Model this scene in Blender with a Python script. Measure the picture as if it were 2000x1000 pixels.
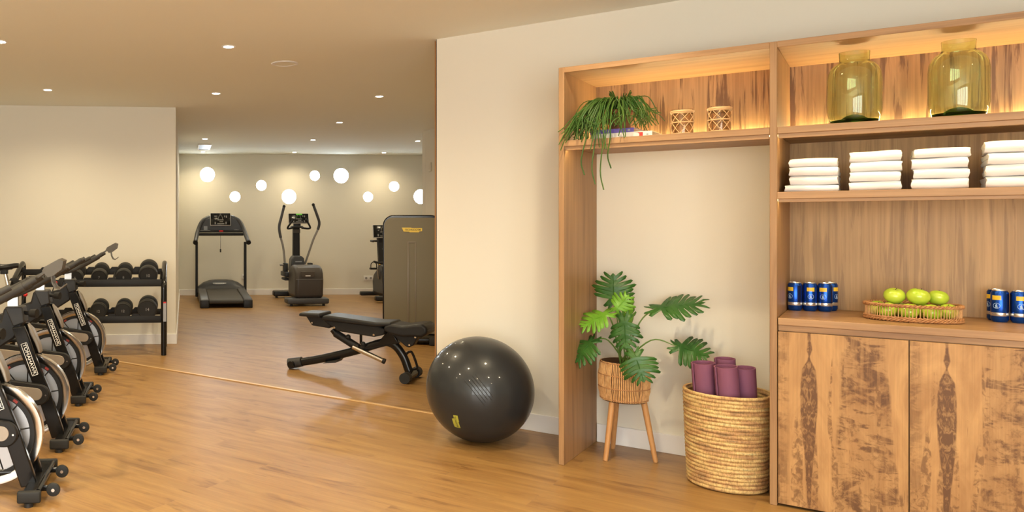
import bpy, bmesh, math, random
from mathutils import Vector, Matrix, Quaternion
for o in list(bpy.data.objects): bpy.data.objects.remove(o)
S = bpy.context.scene
COL = S.collection
R = math.radians
PI = math.pi

# ------------------------------------------------------------------ camera, world, exposure
cam_d = bpy.data.cameras.new('camera'); cam = bpy.data.objects.new('camera', cam_d); COL.objects.link(cam)
cam.location = (0, 0, 1.3); cam.rotation_euler = (R(90), 0, 0)
cam_d.sensor_width = 36; cam_d.lens = 36 * 1536 / 2000
cam_d.shift_x = (1000 - 485) / 2000; cam_d.shift_y = -(500 - 436.5) / 2000
cam_d.clip_start = 0.05
S.camera = cam
w = bpy.data.worlds.new('world'); S.world = w; w.use_nodes = True
w.node_tree.nodes['Background'].inputs[0].default_value = (0.75, 0.87, 1, 1)
w.node_tree.nodes['Background'].inputs[1].default_value = 0.5
S.view_settings.view_transform = 'Standard'; S.view_settings.look = 'None'
S.view_settings.gamma = 1; S.view_settings.use_curve_mapping = False
S.view_settings.exposure = 0.30
S.cycles.max_bounces = 10; S.cycles.diffuse_bounces = 5; S.cycles.transmission_bounces = 10
S.cycles.caustics_reflective = False; S.cycles.sample_clamp_indirect = 6
DOWN_W = 105.0               # each ceiling spot
DOWN_COL = (1.0, 0.82, 0.53)
STRIP = 140.0                # shelf led strips
STRIP_COL = (1.0, 0.82, 0.42)
PORT = 32.0                  # round windows
DAY = 9.0                   # added glowing door panels behind the camera, frontal fill
ZC = 2.554                  # ceiling height

# ------------------------------------------------------------------ helpers
def tag(o, label=None, cat=None, group=None, kind=None):
    if label: o['label'] = label
    if cat: o['category'] = cat
    if group: o['group'] = group
    if kind: o['kind'] = kind
    return o
def thing(name, label, cat, loc=(0, 0, 0), rz=0, group=None):
    o = bpy.data.objects.new(name, None); COL.objects.link(o)
    o.location = loc; o.rotation_euler = (0, 0, rz); o.empty_display_size = .1
    return tag(o, label, cat, group)
def smooth(pts, n=6, closed=False):
    P = [Vector(p) for p in pts]; out = []; m = len(P)
    rng = range(m) if closed else range(m - 1)
    for i in rng:
        a = P[(i - 1) % m] if (closed or i > 0) else P[0] * 2 - P[1]
        b = P[i]; c = P[(i + 1) % m]
        d = P[(i + 2) % m] if (closed or i + 2 < m) else P[-1] * 2 - P[-2]
        for k in range(n):
            t = k / n
            out.append(.5 * ((2 * b) + (c - a) * t + (2 * a - 5 * b + 4 * c - d) * t * t + (3 * b - a - 3 * c + d) * t ** 3))
    if not closed: out.append(P[-1])
    return out

class MB:
    def __init__(s): s.bm = bmesh.new()
    def box(s, x0, x1, y0, y1, z0, z1, bev=0, seg=2, rot=None, at=None):
        c = Vector(((x0 + x1) / 2, (y0 + y1) / 2, (z0 + z1) / 2))
        r = bmesh.ops.create_cube(s.bm, size=1)
        vs = r['verts']
        bmesh.ops.scale(s.bm, verts=vs, vec=(abs(x1 - x0), abs(y1 - y0), abs(z1 - z0)))
        if bev:
            es = list({e for v in vs for e in v.link_edges})
            rr = bmesh.ops.bevel(s.bm, geom=es, offset=bev, segments=seg, affect='EDGES', profile=.5)
            vs = list({v for f in rr['faces'] for v in f.verts} | {v for v in vs if v.is_valid})
        if rot is not None: bmesh.ops.rotate(s.bm, verts=vs, cent=(0, 0, 0), matrix=rot)
        bmesh.ops.translate(s.bm, verts=vs, vec=c)
        return s
    def ring(s, c, xa, ya, r, seg, ph=0):
        return [s.bm.verts.new(c + xa * (r * math.cos(2 * PI * k / seg + ph)) + ya * (r * math.sin(2 * PI * k / seg + ph))) for k in range(seg)]
    def bridge(s, a, b):
        n = len(a)
        for k in range(n): s.bm.faces.new((a[k], a[(k + 1) % n], b[(k + 1) % n], b[k]))
    def tube(s, pts, r, seg=12, caps=True, closed=False, flat=None):
        P = [Vector(p) for p in pts]; n = len(P)
        rs = r if isinstance(r, (list, tuple)) else [r] * n
        T = []
        for i in range(n):
            a = P[(i - 1) % n] if (closed or i > 0) else P[0]; b = P[(i + 1) % n] if (closed or i < n - 1) else P[-1]
            T.append((b - a).normalized())
        up = Vector((0, 0, 1)) if abs(T[0].z) < .9 else Vector((1, 0, 0))
        X = (up - T[0] * up.dot(T[0])).normalized(); rings = []
        for i in range(n):
            if i: X = (X - T[i] * X.dot(T[i])).normalized()
            Y = T[i].cross(X)
            fx, fy = flat if flat else (1, 1)
            rings.append(s.ring(P[i], X * fx, Y * fy, rs[i], seg))
        for i in range(n - 1): s.bridge(rings[i], rings[i + 1])
        if closed: s.bridge(rings[-1], rings[0])
        elif caps:
            s.bm.faces.new(rings[0]); s.bm.faces.new(rings[-1])
        return s
    def cyl(s, p0, p1, r0, r1=None, seg=24):
        return s.tube([p0, p1], [r0, r0 if r1 is None else r1], seg)
    def lathe(s, prof, seg=48, c=(0, 0, 0), axis='z', sx=1, sy=1, fn=None):
        c = Vector(c)
        ax = {'z': (Vector((1, 0, 0)), Vector((0, 1, 0)), Vector((0, 0, 1))), 'y': (Vector((1, 0, 0)), Vector((0, 0, -1)), Vector((0, 1, 0))),
              'x': (Vector((0, 1, 0)), Vector((0, 0, 1)), Vector((1, 0, 0)))}[axis] if isinstance(axis, str) else axis
        prev = None
        for r, z in prof:
            cc = c + ax[2] * z
            if r < 1e-6: cur = [s.bm.verts.new(cc)]
            else: cur = s.ring(cc, ax[0] * sx, ax[1] * sy, r, seg)
            if prev is not None:
                if len(prev) == 1 and len(cur) > 1:
                    for k in range(seg): s.bm.faces.new((prev[0], cur[(k + 1) % seg], cur[k]))
                elif len(cur) == 1 and len(prev) > 1:
                    for k in range(seg): s.bm.faces.new((prev[k], prev[(k + 1) % seg], cur[0]))
                elif len(cur) > 1: s.bridge(prev, cur)
            prev = cur
        return s
    def prism(s, pts, lo, hi, plane='xz'):
        def mk(a, b, t): return {'xz': (a, t, b), 'xy': (a, b, t), 'yz': (t, a, b)}[plane]
        A = [s.bm.verts.new(mk(a, b, lo)) for a, b in pts]; B = [s.bm.verts.new(mk(a, b, hi)) for a, b in pts]
        s.bm.faces.new(A); s.bm.faces.new(B); s.bridge(A, B)
        return s
    def ball(s, c, rx, ry=None, rz=None, u=24, v=14):
        ry = ry or rx; rz = rz or rx
        r = bmesh.ops.create_uvsphere(s.bm, u_segments=u, v_segments=v, radius=1)
        bmesh.ops.scale(s.bm, verts=r['verts'], vec=(rx, ry, rz)); bmesh.ops.translate(s.bm, verts=r['verts'], vec=c)
        return s
    def quad(s, *p):
        s.bm.faces.new([s.bm.verts.new(q) for q in p]); return s
    def xf(s, m):
        bmesh.ops.transform(s.bm, matrix=m, verts=s.bm.verts); return s
    def build(s, name, mat, parent=None, label=None, bev=0, ang=35, flat=False, solid=0, sub=0, recalc=True):
        if recalc: bmesh.ops.recalc_face_normals(s.bm, faces=s.bm.faces)
        me = bpy.data.meshes.new(name); s.bm.to_mesh(me); s.bm.free()
        if not flat:
            for p in me.polygons: p.use_smooth = True
            me.set_sharp_from_angle(angle=R(ang))
        me.materials.append(mat)
        o = bpy.data.objects.new(name, me); COL.objects.link(o)
        if parent: o.parent = parent
        if bev:
            b = o.modifiers.new('bevel', 'BEVEL'); b.width = bev; b.segments = 2; b.limit_method = 'ANGLE'; b.angle_limit = R(40)
        if solid:
            b = o.modifiers.new('solid', 'SOLIDIFY'); b.thickness = solid; b.offset = 0
        if sub:
            b = o.modifiers.new('sub', 'SUBSURF'); b.levels = sub; b.render_levels = sub
        if label: o['label'] = label
        return o
def clone(o, skip=(), parent=None):
    c = o.copy(); COL.objects.link(c)
    if parent: c.parent = parent
    for ch in list(o.children):
        if ch.name.split('.')[0] not in skip: clone(ch, skip, c)
    return c
def text_mesh(txt, size, matrix, name, mat, parent, ext=.0008, spacing=1.0, shear=0, sx=1):
    cu = bpy.data.curves.new('t', 'FONT'); cu.body = txt; cu.size = size; cu.extrude = ext; cu.align_x = 'CENTER'; cu.align_y = 'CENTER'
    cu.space_character = spacing; cu.shear = shear; cu.offset = size * .012
    to = bpy.data.objects.new('t', cu); COL.objects.link(to)
    bpy.context.view_layer.update()
    me = bpy.data.meshes.new_from_object(to.evaluated_get(bpy.context.evaluated_depsgraph_get()))
    bpy.data.objects.remove(to); bpy.data.curves.remove(cu)
    me.transform(Matrix.Diagonal((sx, 1, 1, 1))); me.transform(matrix)
    me.materials.clear(); me.materials.append(mat)
    o = bpy.data.objects.new(name, me); COL.objects.link(o); o.parent = parent
    return o
def basis(ox, xa, ya):
    xa = Vector(xa).normalized(); ya = Vector(ya); ya = (ya - xa * ya.dot(xa)).normalized(); za = xa.cross(ya)
    m = Matrix((xa, ya, za)).transposed().to_4x4(); m.translation = Vector(ox); return m

# ------------------------------------------------------------------ materials
def mat(name, col, rough=.5, metal=0, spec=.5, bump=None, trans=0, ior=1.45, emit=None, estr=0, coat=0, var=None, sheen=0):
    m = bpy.data.materials.new(name); m.use_nodes = True; nt = m.node_tree; b = nt.nodes['Principled BSDF']
    b.inputs['Base Color'].default_value = (*col, 1); b.inputs['Roughness'].default_value = rough; b.inputs['Metallic'].default_value = metal
    b.inputs['Specular IOR Level'].default_value = spec; b.inputs['Transmission Weight'].default_value = trans; b.inputs['IOR'].default_value = ior
    b.inputs['Coat Weight'].default_value = coat; b.inputs['Sheen Weight'].default_value = sheen
    if emit: b.inputs['Emission Color'].default_value = (*emit, 1); b.inputs['Emission Strength'].default_value = estr
    tc = nt.nodes.new('ShaderNodeTexCoord')
    if bump or var:
        n = nt.nodes.new('ShaderNodeTexNoise'); n.inputs['Scale'].default_value = (bump or var)[0]; n.inputs['Detail'].default_value = 4
        nt.links.new(tc.outputs['Object'], n.inputs['Vector'])
        if bump:
            bp = nt.nodes.new('ShaderNodeBump'); bp.inputs['Strength'].default_value = bump[1]; bp.inputs['Distance'].default_value = .004
            nt.links.new(n.outputs['Fac'], bp.inputs['Height']); nt.links.new(bp.outputs['Normal'], b.inputs['Normal'])
        if var:
            n2 = nt.nodes.new('ShaderNodeTexNoise'); n2.inputs['Scale'].default_value = var[0]; nt.links.new(tc.outputs['Object'], n2.inputs['Vector'])
            r = nt.nodes.new('ShaderNodeValToRGB'); r.color_ramp.elements[0].position = .35; r.color_ramp.elements[1].position = .65
            r.color_ramp.elements[0].color = (*col, 1); r.color_ramp.elements[1].color = (*var[1], 1)
            nt.links.new(n2.outputs['Fac'], r.inputs['Fac']); nt.links.new(r.outputs['Color'], b.inputs['Base Color'])
    return m
def N(nt, t, **k):
    n = nt.nodes.new('ShaderNode' + t)
    for a, v in k.items():
        if a in n.inputs: n.inputs[a].default_value = v
        else: setattr(n, a, v)
    return n
def ramp(nt, stops):
    r = nt.nodes.new('ShaderNodeValToRGB'); e = r.color_ramp.elements
    while len(e) < len(stops): e.new(.5)
    for i, (p, c) in enumerate(stops): e[i].position = p; e[i].color = (*c, 1)
    return r
def wood(name, light, dark, streak=1.0, axis='z', scale=1.0, rough=.45, lo=.36, hi=.66, stain=None, seed=0, veins=0):
    """grain running along one local axis"""
    m = bpy.data.materials.new(name); m.use_nodes = True; nt = m.node_tree; b = nt.nodes['Principled BSDF']; L = nt.links.new
    b.inputs['Roughness'].default_value = rough; b.inputs['Specular IOR Level'].default_value = .35
    tc = N(nt, 'TexCoord'); mp = N(nt, 'Mapping'); mp2 = N(nt, 'Mapping')
    k = {'x': 0, 'y': 1, 'z': 2}[axis]
    v = [13 * scale] * 3; v[k] = .9 * scale; mp.inputs['Scale'].default_value = v; mp.inputs['Location'].default_value = (seed, seed * 2, seed * 3)
    v = [110 * scale] * 3; v[k] = 2.2 * scale; mp2.inputs['Scale'].default_value = v
    L(tc.outputs['Object'], mp.inputs['Vector']); L(tc.outputs['Object'], mp2.inputs['Vector'])
    n1 = N(nt, 'TexNoise', Scale=1.0, Detail=5.0, Roughness=.6, Distortion=.5); L(mp.outputs['Vector'], n1.inputs['Vector'])
    n2 = N(nt, 'TexNoise', Scale=1.0, Detail=3.0); L(mp2.outputs['Vector'], n2.inputs['Vector'])
    mid = tuple(a * .6 + c * .4 for a, c in zip(light, dark))
    r = ramp(nt, [(lo, dark), ((lo + hi) / 2 - .05, mid), (hi, light)]); L(n1.outputs['Fac'], r.inputs['Fac'])
    g = ramp(nt, [(.3, (.72, .72, .72)), (.7, (1.12, 1.12, 1.12))]); L(n2.outputs['Fac'], g.inputs['Fac'])
    mx = N(nt, 'Mix', data_type='RGBA', blend_type='MULTIPLY'); mx.inputs[0].default_value = .6 * streak
    L(r.outputs['Color'], mx.inputs[6]); L(g.outputs['Color'], mx.inputs[7]); out = mx.outputs[2]
    if veins:
        mp5 = N(nt, 'Mapping'); v = [34 * scale] * 3; v[k] = 1.5 * scale; mp5.inputs['Scale'].default_value = v; mp5.inputs['Location'].default_value = (7, 1, 2); L(tc.outputs['Object'], mp5.inputs['Vector'])
        n5 = N(nt, 'TexNoise', Scale=1.0, Detail=5.0, Roughness=.65, Distortion=.7); L(mp5.outputs['Vector'], n5.inputs['Vector'])
        mp6 = N(nt, 'Mapping'); v = [5 * scale] * 3; v[k] = 2.2 * scale; mp6.inputs['Scale'].default_value = v; L(tc.outputs['Object'], mp6.inputs['Vector'])
        n6 = N(nt, 'TexNoise', Scale=1.0, Detail=2.0); L(mp6.outputs['Vector'], n6.inputs['Vector'])
        ad = N(nt, 'Math', operation='MULTIPLY_ADD'); L(n6.outputs['Fac'], ad.inputs[0]); ad.inputs[1].default_value = .55; L(n5.outputs['Fac'], ad.inputs[2])
        r5 = ramp(nt, [(.78, (0, 0, 0)), (.86, (1, 1, 1))]); L(ad.outputs[0], r5.inputs['Fac'])
        fv = N(nt, 'Math', operation='MULTIPLY'); L(r5.outputs['Color'], fv.inputs[0]); fv.inputs[1].default_value = veins
        mv = N(nt, 'Mix', data_type='RGBA'); L(fv.outputs[0], mv.inputs[0]); L(out, mv.inputs[6]); mv.inputs[7].default_value = (*[q * .8 for q in dark], 1); out = mv.outputs[2]
    if stain:
        mp3 = N(nt, 'Mapping'); mp3.inputs['Scale'].default_value = (6.5, 6.5, 2.3); mp3.inputs['Location'].default_value = (3.1, 0, 1.7)
        L(tc.outputs['Object'], mp3.inputs['Vector'])
        n3 = N(nt, 'TexNoise', Scale=1.0, Detail=7.0, Roughness=.62, Distortion=1.3); L(mp3.outputs['Vector'], n3.inputs['Vector'])
        r3 = ramp(nt, [(.50, (0, 0, 0)), (.60, (.55, .55, .55)), (.70, (1, 1, 1))]); L(n3.outputs['Fac'], r3.inputs['Fac'])
        mp4 = N(nt, 'Mapping'); mp4.inputs['Scale'].default_value = (9.0, 9, .7); L(tc.outputs['Object'], mp4.inputs['Vector'])
        n4 = N(nt, 'TexNoise', Scale=1.0, Detail=2.0); L(mp4.outputs['Vector'], n4.inputs['Vector'])
        r4 = ramp(nt, [(.42, (.1, .1, .1)), (.58, (1, 1, 1))]); L(n4.outputs['Fac'], r4.inputs['Fac'])
        mm = N(nt, 'Mix', data_type='RGBA', blend_type='MULTIPLY'); mm.inputs[0].default_value = 1; L(r3.outputs['Color'], mm.inputs[6]); L(r4.outputs['Color'], mm.inputs[7])
        ms = N(nt, 'Mix', data_type='RGBA'); L(mm.outputs[2], ms.inputs[0]); L(out, ms.inputs[6]); ms.inputs[7].default_value = (*stain, 1)
        out = ms.outputs[2]
    L(out, b.inputs['Base Color'])
    bp = N(nt, 'Bump', Strength=.12, Distance=.002); L(n2.outputs['Fac'], bp.inputs['Height']); L(bp.outputs['Normal'], b.inputs['Normal'])
    return m
def burl_mat():
    """bookmatched veneer: a dark spindle and mottled flames, repeated on each door"""
    m = bpy.data.materials.new('burl_door'); m.use_nodes = True; nt = m.node_tree; b = nt.nodes['Principled BSDF']; L = nt.links.new
    def M(op, a, c=None, d=None):
        n = N(nt, 'Math', operation=op)
        for i, v in enumerate((a, c, d)):
            if v is None: continue
            if isinstance(v, (int, float)): n.inputs[i].default_value = v
            else: L(v, n.inputs[i])
        return n.outputs[0]
    def noise(vec, sx, sz, detail=5, dist=.6, rough=.6, off=0):
        mp = N(nt, 'Mapping'); mp.inputs['Scale'].default_value = (sx, sx, sz); mp.inputs['Location'].default_value = (off, off * 2, off * 3); L(vec, mp.inputs['Vector'])
        n = N(nt, 'TexNoise', Scale=1.0, Detail=float(detail), Distortion=dist, Roughness=rough); L(mp.outputs['Vector'], n.inputs['Vector']); return n.outputs['Fac']
    def step(v, lo, hi):
        n = N(nt, 'MapRange', interpolation_type='SMOOTHSTEP'); n.inputs[1].default_value = lo; n.inputs[2].default_value = hi; L(v, n.inputs[0]); return n.outputs[0]
    tc = N(nt, 'TexCoord'); sp = N(nt, 'SeparateXYZ'); L(tc.outputs['Object'], sp.inputs[0]); x, z = sp.outputs[0], sp.outputs[2]
    xm = M('MODULO', M('SUBTRACT', x, 1.989), .4645)
    wob = M('MULTIPLY', M('SUBTRACT', noise(tc.outputs['Object'], 3, 5, 4), .5), .035)
    dx = M('ABSOLUTE', M('ADD', M('SUBTRACT', xm, .118), M('MULTIPLY', wob, .5)))
    cx = N(nt, 'CombineXYZ'); L(dx, cx.inputs[0]); L(M('MULTIPLY', x, .12), cx.inputs[1]); L(z, cx.inputs[2])
    # spindle: widest at .6 m, tapering towards the floor
    wr = ramp(nt, [(0, (.30,) * 3), (.12, (.34,) * 3), (.25, (.48,) * 3), (.42, (.82,) * 3), (.58, (1,) * 3), (.70, (.98,) * 3), (.80, (.80,) * 3), (.845, (.30,) * 3), (.87, (.16,) * 3), (.91, (.40,) * 3), (.96, (.25,) * 3)]); L(M('DIVIDE', z, .803), wr.inputs['Fac'])
    wz = M('ADD', M('MULTIPLY', wr.outputs['Color'], .034), M('MULTIPLY', wob, .25))
    spin = step(M('SUBTRACT', wz, dx), 0, .006)
    mott = step(noise(cx.outputs[0], 75, 30, 5, .8), .36, .56)
    spin = M('MULTIPLY', spin, M('ADD', .45, M('MULTIPLY', mott, .55)))
    # right hand mottled zone
    zone = M('MULTIPLY', step(M('ADD', xm, M('ADD', M('MULTIPLY', wob, 1.2), M('MULTIPLY', z, -.03))), .205, .222), step(M('ADD', xm, M('ADD', wob, M('MULTIPLY', z, .07))), .445, .432))
    zone2 = step(M('SUBTRACT', .05, xm), .0, .02)
    blotch = M('MAXIMUM', step(noise(tc.outputs['Object'], 11, 15, 6, .5, .68, 3), .45, .61), M('MULTIPLY', step(noise(tc.outputs['Object'], 9, 34, 5, .5, .6, 6), .55, .64), .9))
    fine = step(noise(tc.outputs['Object'], 60, 5, 4, .4, .6, 5), .35, .6)
    bl = M('MULTIPLY', M('ADD', M('MULTIPLY', blotch, .82), .20), M('ADD', .55, M('MULTIPLY', fine, .45)))
    zone = M('MULTIPLY', M('MAXIMUM', zone, M('MULTIPLY', zone2, .6)), bl)
    # narrow flames rising from the bottom
    fl = step(M('SUBTRACT', noise(tc.outputs['Object'], 30, 2.2, 3, .3, .5, 9), M('MULTIPLY', z, .28)), .44, .50)
    fl = M('MULTIPLY', fl, step(noise(tc.outputs['Object'], 40, 28, 4, 1, .6, 11), .4, .62))
    mask = M('MINIMUM', M('MAXIMUM', M('MAXIMUM', spin, zone), M('MULTIPLY', fl, .7)), 1)
    base = ramp(nt, [(.3, (.33, .17, .065)), (.7, (.50, .29, .12))]); L(noise(tc.outputs['Object'], 7, 2.6, 5, 1.5, .6, 1), base.inputs['Fac'])
    gr = ramp(nt, [(.3, (.88, .88, .88)), (.7, (1.08, 1.08, 1.08))]); L(noise(tc.outputs['Object'], 120, 2, 3), gr.inputs['Fac'])
    mg = N(nt, 'Mix', data_type='RGBA', blend_type='MULTIPLY'); mg.inputs[0].default_value = 1; L(base.outputs['Color'], mg.inputs[6]); L(gr.outputs['Color'], mg.inputs[7])
    ms = N(nt, 'Mix', data_type='RGBA'); L(M('MULTIPLY', mask, .92), ms.inputs[0]); L(mg.outputs[2], ms.inputs[6]); ms.inputs[7].default_value = (.10, .043, .018, 1)
    L(ms.outputs[2], b.inputs['Base Color']); b.inputs['Roughness'].default_value = .48; b.inputs['Specular IOR Level'].default_value = .3
    return m
def floor_mat():
    m = bpy.data.materials.new('oak_laminate'); m.use_nodes = True; nt = m.node_tree; b = nt.nodes['Principled BSDF']; L = nt.links.new
    tc = N(nt, 'TexCoord'); mp = N(nt, 'Mapping'); mp.inputs['Rotation'].default_value = (0, 0, R(39.2)); L(tc.outputs['Object'], mp.inputs['Vector'])
    br = N(nt, 'TexBrick', offset=.37, offset_frequency=2); br.inputs['Scale'].default_value = 1; br.inputs['Brick Width'].default_value = 1.3; br.inputs['Row Height'].default_value = .19
    br.inputs['Mortar Size'].default_value = .0012; br.inputs['Mortar Smooth'].default_value = .2; br.inputs['Bias'].default_value = 0
    br.inputs['Color1'].default_value = (.0, .0, .0, 1); br.inputs['Color2'].default_value = (1, 1, 1, 1); br.inputs['Mortar'].default_value = (.5, .5, .5, 1)
    L(mp.outputs['Vector'], br.inputs['Vector'])
    # per plank offset so that the grain differs
    add = N(nt, 'VectorMath', operation='MULTIPLY_ADD'); L(br.outputs['Color'], add.inputs[0]); add.inputs[1].default_value = (7, 3, 5); L(mp.outputs['Vector'], add.inputs[2])
    m1 = N(nt, 'Mapping'); m1.inputs['Scale'].default_value = (1.5, 13, 1); L(add.outputs[0], m1.inputs['Vector'])
    n1 = N(nt, 'TexNoise', Scale=1.0, Detail=5.0, Roughness=.55, Distortion=.8); L(m1.outputs['Vector'], n1.inputs['Vector'])
    m2 = N(nt, 'Mapping'); m2.inputs['Scale'].default_value = (3, 90, 1); L(add.outputs[0], m2.inputs['Vector'])
    n2 = N(nt, 'TexNoise', Scale=1.0, Detail=3.0); L(m2.outputs['Vector'], n2.inputs['Vector'])
    r1 = ramp(nt, [(.25, (.185, .09, .027)), (.42, (.29, .155, .05)), (.70, (.365, .212, .07))]); L(n1.outputs['Fac'], r1.inputs['Fac'])
    r2 = ramp(nt, [(.3, (.86, .86, .86)), (.7, (1.07, 1.07, 1.07))]); L(n2.outputs['Fac'], r2.inputs['Fac'])
    mx = N(nt, 'Mix', data_type='RGBA', blend_type='MULTIPLY'); mx.inputs[0].default_value = 1; L(r1.outputs['Color'], mx.inputs[6]); L(r2.outputs['Color'], mx.inputs[7])
    pv = ramp(nt, [(0, (.96, .955, .945)), (1, (1.03, 1.03, 1.03))]); L(br.outputs['Color'], pv.inputs['Fac'])
    mx2 = N(nt, 'Mix', data_type='RGBA', blend_type='MULTIPLY'); mx2.inputs[0].default_value = 1; L(mx.outputs[2], mx2.inputs[6]); L(pv.outputs['Color'], mx2.inputs[7])
    m3 = N(nt, 'Mapping'); m3.inputs['Scale'].default_value = (3.2, 13, 1); m3.inputs['Location'].default_value = (4, 9, 0); L(add.outputs[0], m3.inputs['Vector'])
    n3 = N(nt, 'TexNoise', Scale=1.0, Detail=4.0, Roughness=.6, Distortion=.4); L(m3.outputs['Vector'], n3.inputs['Vector'])
    r3 = ramp(nt, [(.56, (1, 1, 1)), (.72, (.58, .50, .44))]); L(n3.outputs['Fac'], r3.inputs['Fac'])
    mk = N(nt, 'Mix', data_type='RGBA', blend_type='MULTIPLY'); mk.inputs[0].default_value = 1; L(mx2.outputs[2], mk.inputs[6]); L(r3.outputs['Color'], mk.inputs[7]); mx2 = mk
    mo = N(nt, 'Mix', data_type='RGBA'); L(br.outputs['Fac'], mo.inputs[0]); L(mx2.outputs[2], mo.inputs[6]); mo.inputs[7].default_value = (.27, .15, .065, 1)
    L(mo.outputs[2], b.inputs['Base Color']); b.inputs['Roughness'].default_value = .37; b.inputs['Specular IOR Level'].default_value = .5
    bp = N(nt, 'Bump', Strength=.08, Distance=.002); L(n2.outputs['Fac'], bp.inputs['Height']); L(bp.outputs['Normal'], b.inputs['Normal'])
    return m
def coil_mat():
    m = bpy.data.materials.new('palm_coil'); m.use_nodes = True; nt = m.node_tree; b = nt.nodes['Principled BSDF']; L = nt.links.new
    tc = N(nt, 'TexCoord'); mp = N(nt, 'Mapping'); mp.inputs['Scale'].default_value = (9, 9, 58); L(tc.outputs['Object'], mp.inputs['Vector'])
    n1 = N(nt, 'TexNoise', Scale=1.0, Detail=2.0); L(mp.outputs['Vector'], n1.inputs['Vector'])
    r = ramp(nt, [(.30, (.30, .19, .085)), (.42, (.46, .26, .11)), (.52, (.55, .37, .15)), (.63, (.66, .47, .20)), (.72, (.52, .42, .20))]); L(n1.outputs['Fac'], r.inputs['Fac'])
    mp2 = N(nt, 'Mapping'); mp2.inputs['Scale'].default_value = (160, 160, 40); L(tc.outputs['Object'], mp2.inputs['Vector'])
    n2 = N(nt, 'TexNoise', Scale=1.0, Detail=2.0); L(mp2.outputs['Vector'], n2.inputs['Vector'])
    r2 = ramp(nt, [(.35, (.62, .6, .58)), (.6, (1.1, 1.1, 1.1))]); L(n2.outputs['Fac'], r2.inputs['Fac'])
    mx = N(nt, 'Mix', data_type='RGBA', blend_type='MULTIPLY'); mx.inputs[0].default_value = .8; L(r.outputs['Color'], mx.inputs[6]); L(r2.outputs['Color'], mx.inputs[7])
    L(mx.outputs[2], b.inputs['Base Color']); b.inputs['Roughness'].default_value = .7
    bp = N(nt, 'Bump', Strength=.6, Distance=.004); L(n2.outputs['Fac'], bp.inputs['Height']); L(bp.outputs['Normal'], b.inputs['Normal'])
    return m
def emis(name, col, st):
    m = bpy.data.materials.new(name); m.use_nodes = True; nt = m.node_tree; nt.nodes.clear()
    e = N(nt, 'Emission'); e.inputs[0].default_value = (*col, 1); e.inputs[1].default_value = st
    o = N(nt, 'OutputMaterial'); nt.links.new(e.outputs[0], o.inputs[0]); return m

WALL = mat('wall_paint', (.75, .72, .625), .85, spec=.2, bump=(180, .03))
CEIL = mat('ceiling_paint', (.87, .89, .82), .9, spec=.15)
SKIRT = mat('skirting_white', (.80, .79, .78), .45)
FLOOR = floor_mat()
STRIPM = mat('threshold_metal', (.66, .43, .20), .3, metal=.3)
W_PANEL = wood('walnut_panel', (.50, .31, .145), (.15, .075, .036), 1, 'z', 1.0, lo=.22, hi=.56, veins=.8)
W_POST = wood('walnut_post', (.40, .232, .108), (.235, .127, .057), .9, 'z', 1.2, lo=.3, hi=.7, seed=4)
W_BOARD = wood('walnut_board', (.45, .265, .125), (.28, .15, .068), .8, 'x', 1.1, lo=.3, hi=.7, seed=7)
W_DOOR = burl_mat()
W_PANEL2 = wood('walnut_panel_plain', (.47, .29, .135), (.17, .088, .042), 1, 'z', .8, lo=.24, hi=.60, veins=.35, seed=3)
W_JAMB = wood('jamb_wood', (.45, .23, .09), (.30, .14, .055), .6, 'z', 1)
W_LEG = wood('leg_wood', (.55, .29, .11), (.40, .19, .07), .6, 'z', 2)
BLACK = mat('black_frame', (.009, .0085, .008), .2, spec=.4)
BLACKM = mat('black_matt', (.014, .0135, .013), .5, spec=.35)
PLAST = mat('grey_plastic', (.032, .032, .033), .42, spec=.4)
PLAST2 = mat('dark_grey_plastic', (.02, .02, .021), .42, spec=.35)
FOAM = mat('foam_grip', (.04, .038, .035), .65, bump=(300, .1))
RUBBER = mat('rubber', (.022, .022, .021), .6, spec=.35)
PLAST3 = mat('mid_grey_plastic', (.062, .064, .070), .42, spec=.45)
BELT = mat('belt_rubber', (.052, .048, .042), .6)
SILE = mat('silver_edge', (.55, .55, .55), .3, metal=.3)
LEATH = mat('black_leatherette', (.014, .014, .0145), .40, spec=.35, bump=(220, .12))
CHROME = mat('chrome', (.75, .73, .70), .18, metal=1)
ALU = mat('brushed_aluminium', (.55, .54, .53), .34, metal=1)
DISC = mat('polished_disc', (.50, .51, .53), .36, metal=.75)
BRACK = mat('bronze_bracket', (.085, .072, .054), .5, metal=.2)
GUARD = mat('guard_metal', (.30, .26, .21), .42, metal=.6); INLAY = mat('guard_inlay', (.38, .33, .27), .35, metal=.4)
GREYT = mat('silver_grey_paint', (.30, .29, .275), .4, metal=.2)
WHITE = mat('white_paint', (.85, .85, .84), .4)
WHITEP = mat('white_plastic', (.78, .77, .75), .4)
DRED = mat('rim_print_red', (.30, .03, .02), .45)
RED = mat('red_plastic', (.6, .02, .02), .4)
YEL = mat('yellow_plate', (.78, .56, .06), .4)
YELH = mat('yellow_handle', (.75, .45, .05), .35)
OLIVE = mat('olive_print', (.42, .42, .06), .5)
DARKT = mat('dark_print', (.05, .045, .02), .5)
GREYP = mat('grey_plate', (.33, .34, .36), .4)
TAUPE = mat('taupe_panel', (.19, .165, .105), .40, spec=.25)
TAUPE2 = mat('taupe_rib', (.22, .185, .14), .3)
SCREEN = mat('screen_glass', (.006, .007, .008), .15)
SCRP = mat('screen_print', (.28, .28, .27), .5)
SCRG = mat('screen_green', (.08, .3, .03), .4, emit=(.2, .7, .08), estr=.35)
BALLM = mat('ball_vinyl', (.019, .022, .025), .36, spec=.35, coat=.4)
BALLM.node_tree.nodes['Principled BSDF'].inputs['Coat Roughness'].default_value = .07
TOWEL = mat('towel_terry', (.86, .84, .83), .95, bump=(700, .5), sheen=.3)
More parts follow.
